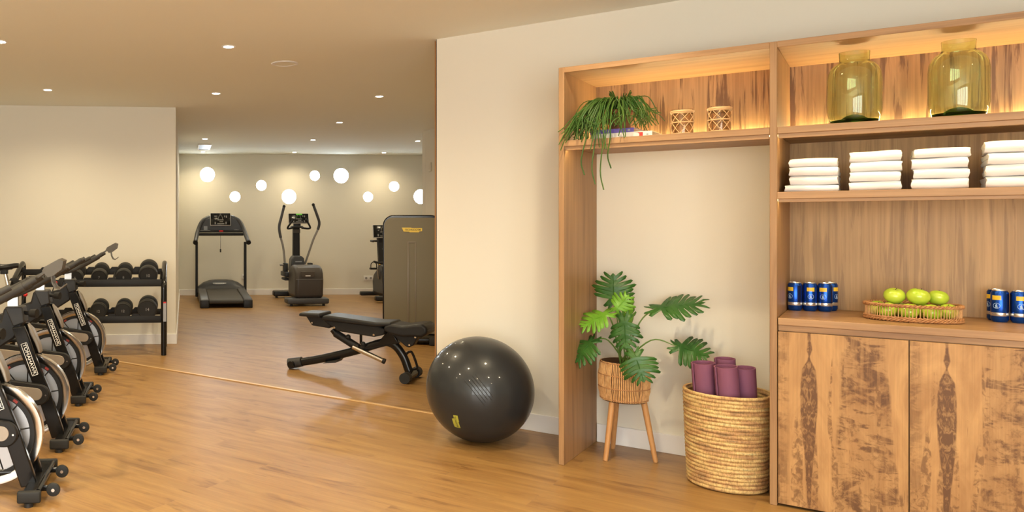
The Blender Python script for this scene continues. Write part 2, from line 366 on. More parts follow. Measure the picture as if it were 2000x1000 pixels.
PURPLE = mat('mat_purple', (.215, .075, .135), .75, bump=(500, .15))
PURPLE2 = mat('mat_purple_core', (.17, .06, .11), .8)
APPLE = mat('apple_skin', (.36, .52, .035), .25, var=(14, (.50, .60, .06)), coat=.3)
STEM = mat('apple_stem', (.10, .06, .025), .7)
RATTAN = mat('rattan', (.34, .15, .055), .55, var=(60, (.44, .22, .09)))
RATTAN2 = mat('rattan_pale', (.62, .36, .155), .55, var=(70, (.46, .24, .095)))
COIL = coil_mat(); LINER = mat('dark_liner', (.10, .045, .018), .8)
LEAF = mat('leaf_green', (.022, .085, .016), .38, var=(9, (.038, .125, .02)))
LEAFB = mat('leaf_bright', (.11, .28, .02), .4, var=(9, (.15, .36, .03)))
PET = mat('petiole', (.10, .19, .03), .45)
CACT = mat('mistletoe_stem', (.028, .085, .012), .5, spec=.3, var=(12, (.075, .14, .025)))
TERRA = mat('terracotta', (.28, .11, .05), .8)
SOIL = mat('soil', (.05, .03, .02), .95)
BLUE = mat('can_blue', (.012, .075, .42), .25, metal=.75)
NAVY = mat('can_navy', (.006, .012, .06), .35, metal=.3)
SILV = mat('can_silver', (.80, .79, .76), .25, metal=.9)
EMBL = mat('can_emblem', (.35, .50, .72), .35)
CANY = mat('can_yellow', (.80, .52, .04), .35)
BOOKW = mat('book_white', (.80, .76, .68), .6)
BOOKP = mat('book_purple', (.15, .10, .40), .55)
PAGE = mat('book_pages', (.55, .42, .28), .8)
PRED = mat('print_red', (.6, .05, .04), .6)
def glass(name, col, rough=0.0, ior=1.45):
    m = bpy.data.materials.new(name); m.use_nodes = True; nt = m.node_tree; nt.nodes.clear(); L = nt.links.new
    g = N(nt, 'BsdfGlass'); g.inputs['Color'].default_value = (*col, 1); g.inputs['Roughness'].default_value = rough; g.inputs['IOR'].default_value = ior
    o = N(nt, 'OutputMaterial'); L(g.outputs[0], o.inputs[0]); return m
JAR = glass('jar_glass', (.945, .997, .88)); JARB = glass('jar_base_glass', (.34, .72, .20))
TUMB = glass('tumbler_glass', (.95, .90, .84))
GLOW = emis('lamp_glow', (1, .86, .62), 40); LED = emis('led_glow', STRIP_COL, STRIP); LED2 = emis('led_glow_soft', STRIP_COL, STRIP * .22)
DAYP = emis('daylight_pane', (.80, .91, 1.0), PORT); FILLW = emis('fill_glazing', (.93, .94, .90), DAY)

# ------------------------------------------------------------------ the setting
def struct(o): o['kind'] = 'structure'; return o
struct(MB().box(-3.7, 5.6, -2.9, 15.0, -.1, 0).build('floor', FLOOR, flat=True))
struct(MB().box(-3.7, 5.6, -2.9, 15.0, ZC, ZC + .1).build('ceiling', CEIL, flat=True))
def wall_seg(name, a, b, th=.12, z0=0, z1=ZC, m=None, side=1):
    """wall face runs a>b, the body extends to the left of that direction"""
    a = Vector((*a, 0)); b = Vector((*b, 0)); d = (b - a).normalized(); nrm = Vector((-d.y, d.x, 0)) * side
    mb = MB(); P = [a, b, b + nrm * th, a + nrm * th]
    A = [mb.bm.verts.new((p.x, p.y, z0)) for p in P]; B = [mb.bm.verts.new((p.x, p.y, z1)) for p in P]
    mb.bm.faces.new(A); mb.bm.faces.new(B); mb.bridge(A, B)
    return struct(mb.build(name, m or WALL, flat=True))
CORN = (-.785, 8.50)
wall_seg('wall_left', (-3.4, 8.27), CORN, .14)
wall_seg('wall_side', CORN, (-1.25, 14.22), .14)
wall_seg('wall_near_left', (-3.4, -2.6), (-3.4, 8.27))
wall_seg('wall_partition', (2.39, 10.8), (3.01, 3.95), .12)
wall_seg('wall_alcove', (4.3, 10.95), (2.39, 10.8), .12)
wall_seg('wall_far_right', (4.3, 14.55), (4.3, 10.95))
wall_seg('wall_near_right', (5.31, 2.07), (5.31, -2.6))
wall_seg('wall_behind', (5.31, -2.6), (-3.4, -2.6))
# bookcase wall: local x along the wall, local -y into the room
TH = R(-39.2); P0 = Vector((1.28223, 5.35192, 0))
RW = Matrix.Translation(P0) @ Matrix.Rotation(TH, 4, 'Z')
def onwall(o): o.matrix_world = RW; return o
onwall(struct(MB().box(0, 5.2, 0, .13, 0, ZC).build('wall_right', WALL, flat=True)))
def skirt(name, a, b, h=.108, th=.014):
    a = Vector((*a, 0)); b = Vector((*b, 0)); d = (b - a).normalized(); nrm = Vector((-d.y, d.x, 0))
    mb = MB(); P = [a, b, b - nrm * th, a - nrm * th]
    A = [mb.bm.verts.new((p.x, p.y, 0)) for p in P]; B = [mb.bm.verts.new((p.x, p.y, h)) for p in P]
    mb.bm.faces.new(A); mb.bm.faces.new(B); mb.bridge(A, B)
    return struct(mb.build(name, SKIRT, flat=True, bev=.003))
bY = lambda x: 14.22 + .055 * (x + 1.24)
skirt('baseboard_left', (-3.4, 8.27), (CORN[0] + .012, CORN[1] + .001))
skirt('baseboard_side', CORN, (-1.25, 14.22))
skirt('baseboard_back', (-1.25, 14.22), (4.3, bY(4.3)))
skirt('baseboard_partition', (2.39, 10.8), (3.01, 3.95))
onwall(struct(MB().box(.004, 1.002, -.014, 0, 0, .108).build('baseboard_right', SKIRT, flat=True, bev=.003)))
onwall(struct(MB().box(1.036, 1.956, -.014, 0, 0, .108).build('baseboard_niche', SKIRT, flat=True, bev=.003)))
# sliding door leaf parked in the wall pocket, its dark gap and its floor track
onwall(struct(MB().box(-.030, 1.0, .03, .065, .004, ZC - .005).build('door_1', W_JAMB, flat=True, bev=.002)))
bpy.data.objects['wall_right'].location = P0 + RW.to_3x3() @ Vector((.0, 0, 0))
onwall(struct(MB().box(-4.55, .0, -.018, .012, 0, .007).build('trim_1', STRIPM, flat=True, bev=.002)))
onwall(struct(MB().box(-.006, .0, .004, .028, .0, ZC).build('trim_2', BLACKM, flat=True)))
# back wall with round window holes
PORTS = [(405, 341, 14.2), (459, 384, 10), (510.5, 362, 10), (564.5, 384, 14), (615, 343, 9.7), (666.5, 343, 14.5), (719, 384.5, 9.6), (770, 364, 9.8), (822, 384, 14)]
bw = MB(); bx0, bx1 = -1.4, 4.4; edges = []
def loop(pts):
    v = [bw.bm.verts.new(p) for p in pts]
    for i in range(len(v)): edges.append(bw.bm.edges.new((v[i], v[(i + 1) % len(v)])))
    return v
loop([(bx0, bY(bx0), 0), (bx1, bY(bx1), 0), (bx1, bY(bx1), ZC), (bx0, bY(bx0), ZC)])
holes = []
for (px, py, pr) in PORTS:
    Y = 14.3
    for _ in range(4): Y = bY((px - 485) / 1536 * Y)
    X = (px - 485) / 1536 * Y; Z = 1.3 + (436.5 - py) / 1536 * Y; r = round(pr / 1536 * Y, 3)
    X = round(X, 3); Z = round(Z, 3); holes.append((X, Z, r))
    loop([(X + r * math.cos(2 * PI * k / 40), bY(X + r * math.cos(2 * PI * k / 40)), Z + r * math.sin(2 * PI * k / 40)) for k in range(40)])
bmesh.ops.triangle_fill(bw.bm, use_beauty=True, use_dissolve=False, edges=edges)
for (X, Z, r) in holes:
    a = [bw.bm.verts.new((X + r * math.cos(2 * PI * k / 40), bY(X + r * math.cos(2 * PI * k / 40)), Z + r * math.sin(2 * PI * k / 40))) for k in range(40)]
    b = [bw.bm.verts.new(v.co + Vector((0, .12, 0))) for v in a]; bw.bridge(a, b)
struct(bw.build('wall_back', WALL, flat=True, recalc=False))
wall_seg('wall_outer', (bx0, bY(bx0) + .16), (bx1, bY(bx1) + .16), .05)
for i, (X, Z, r) in enumerate(holes):
    o = MB().lathe([(0, 0), (r + .004, 0), (r + .004, .012), (0, .012)], 40, (0, 0, 0), 'y').build('window_%d' % (i + 1), DAYP)
    o.location = (X, bY(X) + .105, Z); struct(o)
# added glazed doors, stand-ins for a bright source high behind the camera
for i, x in enumerate((-2.6, -1.55, -.5, .55, 1.6)):
    f = struct(MB().box(-.5, .5, -.05, 0, 0, .08).box(-.5, .5, -.05, 0, 2.38, 2.46).box(-.5, -.43, -.05, 0, .08, 2.38).box(.43, .5, -.05, 0, .08, 2.38)
        .box(-.43, .43, -.04, -.01, .82, .85).box(-.43, .43, -.04, -.01, 1.6, 1.63).build('window_%d' % (10 + i), WHITEP, bev=.004))  # frame of an added fill source, out of view
    f.location = (x, -2.545, .02)
    MB().box(-.43, .43, -.028, -.022, .08, 2.38).build('pane', FILLW, f, flat=True)  # glowing sheet added to light the bookcase wall from the front

# ------------------------------------------------------------------ ceiling fittings
def light(name, parent, loc, energy, col, size=.035, ang=152, blend=.95):
    l = bpy.data.lights.new(name, 'SPOT'); l.energy = energy; l.color = col; l.spot_size = R(ang); l.spot_blend = blend; l.shadow_soft_size = size
    o = bpy.data.objects.new(name, l); COL.objects.link(o); o.parent = parent; o.location = loc; return o
DL = [(-1.71, 5.42, 'round recessed ceiling spotlight cut by the left edge of the photo'),
      (-.14, 5.57, 'largest round ceiling spotlight, nearest one in clear view above the bikes'),
      (-1.88, 7.37, 'round ceiling spotlight above the cream dumbbell wall at far left'),
      (-.31, 7.57, 'round ceiling spotlight just above the outer corner of the cream dumbbell wall'),
      (1.29, 7.75, 'round ceiling spotlight left of the wooden sliding door edge'),
      (1.13, 9.75, 'starry round ceiling spotlight alone in its row, above the largest round window'),
      (-.64, 11.64, 'small ceiling spotlight just in front of the ceiling air grille'),
      (-.79, 13.71, 'small ceiling spotlight behind the ceiling air grille, close to the back wall'),
      (.97, 11.78, 'small ceiling spotlight second row from back wall, above middle small window'),
      (.81, 13.81, 'tiny ceiling spotlight near the back wall, middle of the last row'),
      (2.40, 13.91, 'tiny ceiling spotlight near the back wall, rightmost of the last row'),
      (2.57, 11.93, 'small ceiling spotlight at right next to the pale partition edge')]
OUT = [(-.02, 3.45), (-1.58, 3.3), (1.55, 3.6), (.12, 1.4), (-1.42, 1.25), (1.7, 1.55), (3.25, 1.7), (-2.9, 3.1), (.25, -.7), (2.3, -.6)]
proto = None
for i, q in enumerate(DL + OUT):
    lab = q[2] if len(q) > 2 else 'round ceiling spotlight of the front room above the camera'
    if proto is None:
        t = proto = thing('ceiling_spotlight', lab, 'ceiling light', (q[0], q[1], ZC), 0, 'recessed ceiling spotlights')
        MB().lathe([(.036, .0), (.036, -.004), (.046, -.006), (.050, -.003), (.050, 0)], 32).build('trim_ring', WHITEP, t)
        MB().lathe([(0, -.003), (.036, -.003), (.036, -.001), (0, -.001)], 32).build('lens', GLOW, t)
        light('bulb', t, (0, 0, -.012), DOWN_W, DOWN_COL)
    else:
        t = clone(proto); t.location = (q[0], q[1], ZC); t['label'] = lab
    for ch in t.children:
        if ch.type == 'LIGHT':
            ch.data = ch.data.copy(); ch.data.energy = DOWN_W * (.72 if q[0] > -.1 and q[1] in (3.45, 3.6) else 1.0 if q[1] < 6 else .75 if q[1] < 9 else .40)
sp = thing('ceiling_speaker', 'flush round white ceiling speaker grille', 'speaker', (.285, 6.16, ZC))
MB().lathe([(0, -.004), (.085, -.004), (.085, -.001), (0, -.001)], 40).build('grille', CEIL, sp)
MB().lathe([(.085, 0), (.085, -.006), (.098, -.008), (.106, -.004), (.106, 0)], 40).build('rim', WHITEP, sp)
vt = thing('air_grille', 'rectangular white air grille with dark slats in the back room ceiling', 'vent', (-.72, 12.8, ZC), R(5))
MB().box(-.105, -.08, -.42, .42, -.02, 0).box(.08, .105, -.42, .42, -.02, 0).box(-.08, .08, -.42, -.39, -.02, 0).box(-.08, .08, .39, .42, -.02, 0).build('frame', WHITEP, vt, bev=.002)
g = MB()
for k in range(12): g.box(-.08, .08, -.385 + k * .066, -.355 + k * .066, -.012, -.004)
g.build('slats', GREYT, vt); MB().box(-.08, .08, -.39, .39, -.003, -.001).build('backing', BLACKM, vt)

# ------------------------------------------------------------------ bookcase
D = .611
bc = thing('bookcase', 'tall built-in walnut bookcase with open niche and lit shelves', 'bookcase', P0, TH)
XR0, XR1 = 2.760 + .53, 2.760 + .562      # right end panel beyond the frame
for x0, x1 in ((1.004, 1.033), (1.958, 1.987), (XR0, XR1)):
    MB().box(x0, x1, -D, -.001, 0, 2.14).build('side_panel', W_POST, bc, bev=.0025)
for x0, x1 in ((1.033, 1.958), (1.987, XR0)):
    MB().box(x0, x1, -D, -.001, 2.111, 2.14).build('top_board', W_BOARD, bc, bev=.002)
    MB().box(x0, x1, -D, -.001, 1.713, 1.745).build('shelf', W_BOARD, bc, bev=.002)
    MB().box(x0 + .003, x1 - .003, -D + .010, -D + .030, 1.693, 1.713).build('light_lip', W_BOARD, bc, bev=.001)
    MB().box(x0, x1, -.016, -.001, 1.745, 2.111).build('back_panel', W_PANEL, bc, flat=True)
    MB().box(x0 + .02, x1 - .02, -.034, -.022, 1.745, 1.751).build('led_strip', LED, bc, 'glowing strip along the back of the shelf')
    MB().box(x0 + .004, x1 - .004, -D + .034, -D + .046, 1.706, 1.712).build('led_strip', LED2, bc, 'glowing strip hidden under the shelf front')
MB().box(1.987, XR0, -D, -.001, 1.413, 1.445).build('shelf', W_BOARD, bc, bev=.002)
MB().box(1.990, XR0 - .003, -D + .010, -D + .030, 1.398, 1.413).build('light_lip', W_BOARD, bc, bev=.001)
MB().box(1.991, XR0 - .004, -D + .034, -D + .046, 1.406, 1.412).build('led_strip', LED2, bc, 'glowing strip hidden under the shelf front')
MB().box(1.987, XR0, -.016, -.001, 1.445, 1.713).build('back_panel', W_PANEL2, bc, flat=True)
MB().box(1.987, XR0, -.016, -.001, .866, 1.413).build('back_panel', W_PANEL2, bc, flat=True)
wt = tag(MB().box(1.990, XR0 - .003, -D + .001, -.017, .833, .866).build('worktop', W_BOARD, bev=.002), 'walnut worktop above the burl cupboard doors', 'worktop'); onwall(wt)
cb = thing('base_cabinet', 'low cupboard with two dark-stained burl doors under the worktop', 'cabinet', P0, TH)
MB().box(1.990, XR0 - .003, -D + .026, -.017, .03, .832).build('body', W_POST, cb, bev=.002)
MB().box(1.990, XR0 - .003, -D + .014, -D + .026, .806, .832).build('apron', W_BOARD, cb, bev=.001)
for x0, x1 in ((1.990, 2.4505), (2.4545, XR0 - .003)):
    MB().box(x0, x1, -D + .003, -D + .024, .012, .803).build('door', W_DOOR, cb, bev=.0015)
MB().box(1.990, XR0 - .003, -D + .05, -.02, 0, .03).build('plinth', BLACKM, cb)
def W(name, label, cat, s, d, z, rz=0, group=None):
    p = RW @ Vector((s, -d, z)); return thing(name, label, cat, p, TH + rz, group)

# glass jars
def jar_prof(t, inner=False):
    base = [(.080, 0), (.086, .006), (.096, .035), (.100, .065), (.1005, .20), (.097, .232), (.086, .258), (.070, .274), (.059, .281), (.056, .288), (.0555, .30), (.057, .327)]
    return [(r - t, z) for r, z in base]
jlabs = ['left one of two wide yellow-green glass jars on the top shelf, nearer the divider', 'right one of two wide yellow-green glass jars on the top shelf']
for i, (s, d) in enumerate(((2.265, .475), (2.615, .475))):
    if i == 0:
        j = j0 = W('glass_jar', jlabs[0], 'jar', s, d, 1.7455, 0, 'yellow-green glass jars')
        o = jar_prof(0); inn = jar_prof(.0035)
        MB().lathe([(r, z) for r, z in o[1:]] + [(r, z) for r, z in inn[::-1] if z > .02] + [(.087, .020), (.04, .024), (0, .034)] + [(0, .026), (.05, .012), (.086, .006)], 64).build('body', JAR, j)
        MB().lathe([(0, .028), (.02, .026), (.036, .017), (.046, .008), (.060, .006), (.082, .006), (.087, .014), (.0815, .0165), (.055, .017), (.046, .027), (.030, .040), (.012, .046), (0, .047)], 64).build('base', JARB, j, 'dense dark green glass base')
    else:
        j = clone(j0); j.location = RW @ Vector((s, -d, 1.7455)); j['label'] = jlabs[1]
# rattan wrapped tumblers
for i, (s, d) in enumerate(((1.578, .50), (1.741, .50))):
    lab = ('left rattan-wrapped glass tumbler, beside the books', 'right rattan-wrapped glass tumbler, nearer the jars')[i]
    if i == 0:
        j = tb0 = W('glass_tumbler', lab, 'tumbler', s, d, 1.7455, R(10), 'rattan-wrapped tumblers')
        MB().lathe([(0, .001), (.044, .001), (.0465, .004), (.0475, .128), (.0455, .128), (.0445, .010), (0, .009)], 48).build('glass', TUMB, j)
        r = MB(); rr = .0495
        for z, th in ((.006, .003), (.062, .003), (.118, .0055), (.110, .003)):
            r.tube([(rr * math.cos(2 * PI * k / 36), rr * math.sin(2 * PI * k / 36), z) for k in range(36)], th, 8, closed=True)
        for z0, z1 in ((.006, .062), (.062, .112)):
            n = 7
            for k in range(n):
                for sg in (-1, 1):
                    r.tube([(rr * math.cos(a), rr * math.sin(a), z0 + (z1 - z0) * q) for q, a in ((q, 2 * PI * (k + .5 * (1 + sg * (2 * q - 1))) / n) for q in (0, .33, .66, 1))], .0017, 6)
        r.build('rattan_wrap', mat('rattan_wrap', (.74, .48, .23), .45), j)
    else:
        j = clone(tb0); j.location = RW @ Vector((s, -d, 1.7455)); j.rotation_euler.z = TH + R(33); j['label'] = lab
# books
def book(name, lab, s0, s1, d1, dep, z, h, m, rz=0):
    b = W(name, lab, 'book', (s0 + s1) / 2, d1 - dep / 2, z, rz, 'books under the trailing plant'); L = (s1 - s0) / 2; q = dep / 2
    MB().box(-L, L, -q, q, 0, .003).box(-L, L, -q, q, h - .003, h).box(-L, L, -q, -q + .004, .003, h - .003).build('cover', m, b, bev=.0008)
    MB().box(-L + .003, L - .003, -q + .004, q - .003, .003, h - .003).build('pages', PAGE, b)
    return b
bk = book('book', 'thick white book with red mark on its spine, lower of the pair', 1.142, 1.440, .50, .22, 1.7455, .034, BOOKW)
MB().prism([(.085, .006), (.105, .006), (.105, .030), (.055, .030), (.080, .028), (.088, .022), (.088, .014)], -.111, -.1102).build('spine_mark', PRED, bk)
MB().box(.122, .131, -.111, -.1102, .012, .021).build('spine_logo', GREYP, bk)
bk = book('book', 'purple book lying on the white book, under the trailing plant', 1.132, 1.352, .48, .17, 1.7800, .024, BOOKP, R(-2))
MB().box(.080, .092, -.0858, -.0851, .008, .018).build('spine_mark', GREYP, bk)
# trailing plant
random.seed(5)
tp = W('trailing_plant', 'trailing mistletoe cactus with thin drooping green stems on the top shelf', 'plant', 1.262, .40, 1.8045)
MB().lathe([(0, 0), (.045, 0), (.050, .005), (.064, .085), (.068, .088), (.068, .105), (.062, .105), (.058, .088), (0, .085)], 32).build('pot', TERRA, tp)
MB().lathe([(0, .090), (.058, .088)], 24).build('soil', SOIL, tp)
st = MB()
def strand(az, out, top, drop, r=.0025, sp=0):
    ca, sa = math.cos(az), math.sin(az); p = Vector((ca * .02 + random.uniform(-.02, .02), sa * .02 + random.uniform(-.02, .02), .09))
    wob = lambda q: random.uniform(-q, q)
    pts = [p, p + Vector((ca * out * .25, sa * out * .25, top * .75)), p + Vector((ca * out * .62 + wob(.012), sa * out * .62 + wob(.012), top * .8)),
           p + Vector((ca * out * .9 + wob(.015), sa * out * .9 + wob(.015), top * .1 - drop * .35)), p + Vector((ca * out * (1.05 + sp) + wob(.02), sa * out * (1.0 + sp) + wob(.02), -drop))]
    st.tube(smooth(pts, 4), r, 5)
    if random.random() < .6:      # side twig near the tip
        q = pts[3]; st.tube(smooth([q, q + Vector((ca * .02 + wob(.03), sa * .02 + wob(.03), -.02)), q + Vector((ca * .03 + wob(.05), sa * .03 + wob(.05), -.05 - random.random() * .04))], 3), r * .85, 5)
for k in range(135):               # dome of stems on all sides, more towards the room
    az = random.uniform(-PI, PI) if k % 3 else random.uniform(-PI * .95, -PI * .05)
    o_ = random.uniform(.09, .165)
    if math.sin(az) > .3: o_ *= .85
    strand(az, o_, random.uniform(.05, .095), random.uniform(-.02, .09))
for k in range(40):               # to the left, over the side panel edge
    strand(R(random.uniform(205, 250)), random.uniform(.16, .25), random.uniform(.05, .085), random.uniform(.06, .17))
for k in range(15):               # in front, hanging below the shelf
    strand(R(random.uniform(236, 292)), random.uniform(.235, .27), random.uniform(.05, .08), random.uniform(.10, .22))
for k in range(9):                # long ones reaching past the side panel
    e = random.uniform(.30, .36); a = R(random.uniform(222, 229)); ca, sa = math.cos(a), math.sin(a); z1 = random.uniform(-.13, .0)
    st.tube(smooth([(ca * .02, sa * .02, .09), (ca * e * .3, sa * e * .3, .145), (ca * e * .65, sa * e * .65, .10), (ca * e * .9, sa * e * .92, z1 * .5 + .02), (ca * e, sa * e * 1.02, z1)], 5), .0025, 5)
for (dx, dz) in ((-.055, .30), (-.02, .33), (-.10, .25), (.01, .22)):
    st.tube(smooth([(dx * .3, -.02, .1), (dx * .6, -.14, .14), (dx, -.225, .05), (dx * 1.1, -.238, -.06), (dx * 1.2 - .015, -.232, -dz * .7), (dx * 1.2, -.226, -dz)], 5), .0034, 5)
for k in range(14):
    a = random.uniform(-PI, PI); st.tube(smooth([(.02 * math.cos(a), .02 * math.sin(a), .1), (.03 * math.cos(a), .03 * math.sin(a), .16), (.055 * math.cos(a), .05 * math.sin(a), random.uniform(.19, .215))], 3), .003, 5)
st.build('stems', CACT, tp)

# towels
def towel(w_, h, dep):
    """one folded towel: nose at the front, slit between the layers seen at the sides"""
    t = h / 2 - .0012; mb = MB(); prof = []
    for k in range(9):
        a = PI / 2 + PI * k / 8; prof.append((-dep / 2 + h / 2 + math.cos(a) * h / 2, h / 2 + math.sin(a) * h / 2))
    prof += [(-dep / 2 + dep * .5, 0), (dep / 2 - .006, .0), (dep / 2, t * .5), (dep / 2 - .006, t), (0, t + .001), (-dep / 2 + h * .62, h / 2 - .0015), (-dep / 2 + h * .55, h / 2), (-dep / 2 + h * .62, h / 2 + .0015),
             (0, h - t - .001), (dep / 2 - .012, h - t), (dep / 2 - .004, h - t * .5), (dep / 2 - .012, h), (0, h)]
    n = 12; rows = []
    ph = random.uniform(0, 6); am = random.uniform(.0008, .0018)
    for i in range(n + 1):
        u = i / n - .5; e = 1 - .10 * max(0, abs(u) * 2 - .86) / .14
        row = []
        for y, z in prof:
            zz = h / 2 + (z - h / 2) * e + am * math.sin(ph + u * 5 + y * 9)
            row.append(mb.bm.verts.new((u * w_ + random.uniform(-.0012, .0012) + (.002 * math.sin(ph * 2 + z * 160 + y * 30) if i in (0, n) else 0), y + .002 * math.sin(ph + u * 7), zz)))
        rows.append(row)
    for i in range(n): mb.bridge(rows[i], rows[i + 1])
    mb.bm.faces.new(rows[0]); mb.bm.faces.new(rows[-1])
    return mb
places = ['leftmost towel stack, next to the divider', 'second towel stack from the left', 'third towel stack from the left', 'rightmost towel stack, cut by the photo edge']
lev = ['bottom', 'second from bottom', 'third from bottom', 'topmost']
STK = [(2.114, .183, .158, .53), (2.337, .180, .167, .53), (2.558, .183, .170, .53), (2.800, .205, .180, .535)]
for si, (s, w_, H, d1) in enumerate(STK):
    z = 1.4455
    for k in range(4):
        h = H / 4 * (1 + random.uniform(-.08, .08)); ww = w_ * random.uniform(.97, 1.0); off = random.uniform(-.004, .004)
        if si == 0 and k == 0: ww *= 1.1; off = -.006; h *= .8
        o = towel(ww, h, .27).build('towel', TOWEL, None, ang=60)
        tag(o, 'white folded towel, %s in the %s' % (lev[k], places[si]), 'towel', 'folded white towels on the shelf')
        o.matrix_world = RW @ Matrix.Translation((s + off, -(d1 - .135) + random.uniform(-.004, .004), z)) @ Matrix.Rotation(R(random.uniform(-2, 2)), 4, 'Z')
        z += h + .0012
# cans
cl = ['blue drink can in the left group, against the divider corner', 'blue drink can in the middle of the left group of three', 'blue drink can at the right of the front three in the left group', 'blue can half hidden behind the left group',
      'blue drink can left of the fruit-side pair at the right photo edge', 'blue drink can cut off by the right photo edge', 'blue can mostly hidden behind the pair at right edge']
CN = [(2.022, .187, -35), (2.0815, .167, 14), (2.141, .150, -8), (2.160, .087, 60), (2.765, .176, -22), (2.828, .176, 8), (2.757, .113, -60)]
can0 = None
for i, (s, d, a) in enumerate(CN):
    if can0 is None:
        c = can0 = W('drink_can', cl[0], 'can', s, d, .8665, R(a), 'blue drink cans on the worktop'); r = .0302
        MB().lathe([(0, .003), (.022, .003), (.0235, 0), (.025, .002), (r, .012), (r, .128), (.0255, .137)], 40).build('body', BLUE, c)
        MB().lathe([(.0255, .137), (.0262, .1385), (.0255, .141), (.0240, .1405), (.0235, .135), (0, .134)], 40).build('lid', SILV, c, 'silver lid')
        MB().box(-.008, .008, -.012, .012, .1345, .1365, .001).build('pull_tab', SILV, c)
        MB().lathe([(r + .0002, .027), (r + .0004, .0275), (r + .0004, .0415), (r + .0002, .042)], 40).build('band', SILV, c, 'silver band')
        def patch(name, a0, a1, z0, z1, m, n=8, off=.0004):
            mb = MB(); A = []; B = []
            for k in range(n + 1):
                an = R(a0 + (a1 - a0) * k / n); p = Vector((math.sin(an), -math.cos(an), 0)) * (r + off)
                A.append(mb.bm.verts.new((p.x, p.y, z0))); B.append(mb.bm.verts.new((p.x, p.y, z1)))
            for k in range(n): mb.bm.faces.new((A[k], A[k + 1], B[k + 1], B[k]))
            return mb.build(name, m, c)
        patch('yellow_badge', -34, 26, .098, .117, CANY)
        patch('text_panel', 62, 100, .030, .125, NAVY, off=.0003); patch('text_panel', -110, -70, .030, .125, NAVY, off=.0003)
        em = MB(); rr = .0125
        for k in range(28):
            a0, a1 = 2 * PI * k / 28, 2 * PI * (k + 1) / 28
            def pt(q, a_): an = (q * math.cos(a_)) / r - .05; return (math.sin(an) * (r + .0006), -math.cos(an) * (r + .0006), .072 + q * math.sin(a_))
            em.quad(pt(rr - .0015, a0), pt(rr, a0), pt(rr, a1), pt(rr - .0015, a1))
        for (u0, u1, v0, v1) in ((-.0035, .0035, -.008, .001), (-.0055, .0055, -.0085, -.006), (-.002, .002, .001, .008), (-.0045, -.0015, -.002, .004)):
            def pf(u_, v_): an = u_ / r - .05; return (math.sin(an) * (r + .0006), -math.cos(an) * (r + .0006), .072 + v_)
            em.quad(pf(u0, v0), pf(u1, v0), pf(u1, v1), pf(u0, v1))
        em.build('emblem', EMBL, c)
    else:
        c = clone(can0); c.location = RW @ Vector((s, -d, .8665)); c.rotation_euler.z = TH + R(a); c['label'] = cl[i]
# fruit basket
fb = W('fruit_basket', 'low oval rattan basket holding green apples on the worktop', 'basket', 2.467, .345, .8665)
A_, B_ = .168, .125
ov = lambda k, n, z, f=1.0: (A_ * f * math.cos(2 * PI * k / n), B_ * f * math.sin(2 * PI * k / n), z)
MB().lathe([(0, .003), (1, .003), (1, .010), (0, .010)], 64, sx=A_ * .97, sy=B_ * .97).build('bottom', RATTAN, fb)
def braid(z, r, w_, n=64):
    m = MB(); K = n * 6
    for sg in (0, PI):
        m.tube([Vector(ov(k, K, z, 1)) + Vector((math.cos(2 * PI * k / K), math.sin(2 * PI * k / K), 0)) * (w_ * math.cos(n * 2 * PI * k / K / 2 * 1.0 + sg)) + Vector((0, 0, w_ * math.sin(n * 2 * PI * k / K / 2 + sg))) for k in range(K)], r, 6, closed=True)
    return m
braid(.070, .0046, .004).build('rim', RATTAN, fb, 'braided rim'); m = braid(.008, .0044, .0036)
bz = braid(.017, .0035, .003); me_ = bpy.data.meshes.new('x'); bz.bm.to_mesh(me_); m.bm.from_mesh(me_); bpy.data.meshes.remove(me_); bz.bm.free(); m.build('base_rim', RATTAN, fb, 'braided foot')
m = MB()
for k in range(84): m.tube([ov(k, 84, .014, .985), ov(k, 84, .068, .985)], .0017, 6)
m.build('spindles', RATTAN2, fb)
def apple(r):
    t = None
    pr = []
    for k in range(19):
        a = -PI / 2 + PI * k / 18; q = r * math.cos(a) * (1 + .03 * math.sin(a)); z = r * .88 * math.sin(a)
        if k > 14: z -= r * .20 * ((k - 14) / 4) ** 2
        if k < 3: z += r * .10 * ((3 - k) / 3) ** 2
        pr.append((q if 0 < k < 18 else 0, z))
    return MB().lathe(pr, 32)
APL = [(-.062, -.02, .108, .040, 'left of the two apples on top of the pile, stalk hollow showing'), (.020, -.030, .110, .042, 'biggest green apple in the middle on top of the pile'), (.088, .028, .104, .038, 'top-layer apple at the right, behind the biggest one'),
       (-.122, .004, .0465, .036, 'lower apple at the left end of the basket'), (-.086, -.063, .0465, .036, 'lower front apple beneath the left top apple'), (-.012, -.080, .0465, .036, 'lower front apple at the middle of the basket'),
       (.066, -.068, .0465, .036, 'yellowish lower front apple right of the middle'), (.120, -.010, .0485, .036, 'lower apple at the right end of the basket'), (.040, .004, .0465, .035, 'lower apple in the middle, below the biggest one'),
       (-.046, .004, .0465, .035, 'lower apple glimpsed between the two left top apples'), (.03, .078, .0465, .035, 'lower apple at the back of the basket'), (-.056, .076, .0465, .035, 'lower apple at the back left of the basket')]
for i, (x, y, z, r, lb) in enumerate(APL):
    p = RW @ Vector((2.467 + x, -.345 + y, .8665 + z))
    a = thing('apple', 'green ' + lb if not lb.startswith(('biggest', 'yellowish')) else lb, 'apple', p, TH + i, 'green apples in the basket')
    a.rotation_euler = ((R(14), R(8), TH + i) if i < 3 else (R(random.uniform(-30, 30)), R(random.uniform(-25, 25)), i * 1.7))
    apple(r).build('flesh', APPLE, a); MB().tube(smooth([(0, 0, r * .58), (.001, 0, r * .75), (.004, 0, r * .93)], 3), .0014, 6).build('stalk', STEM, a)

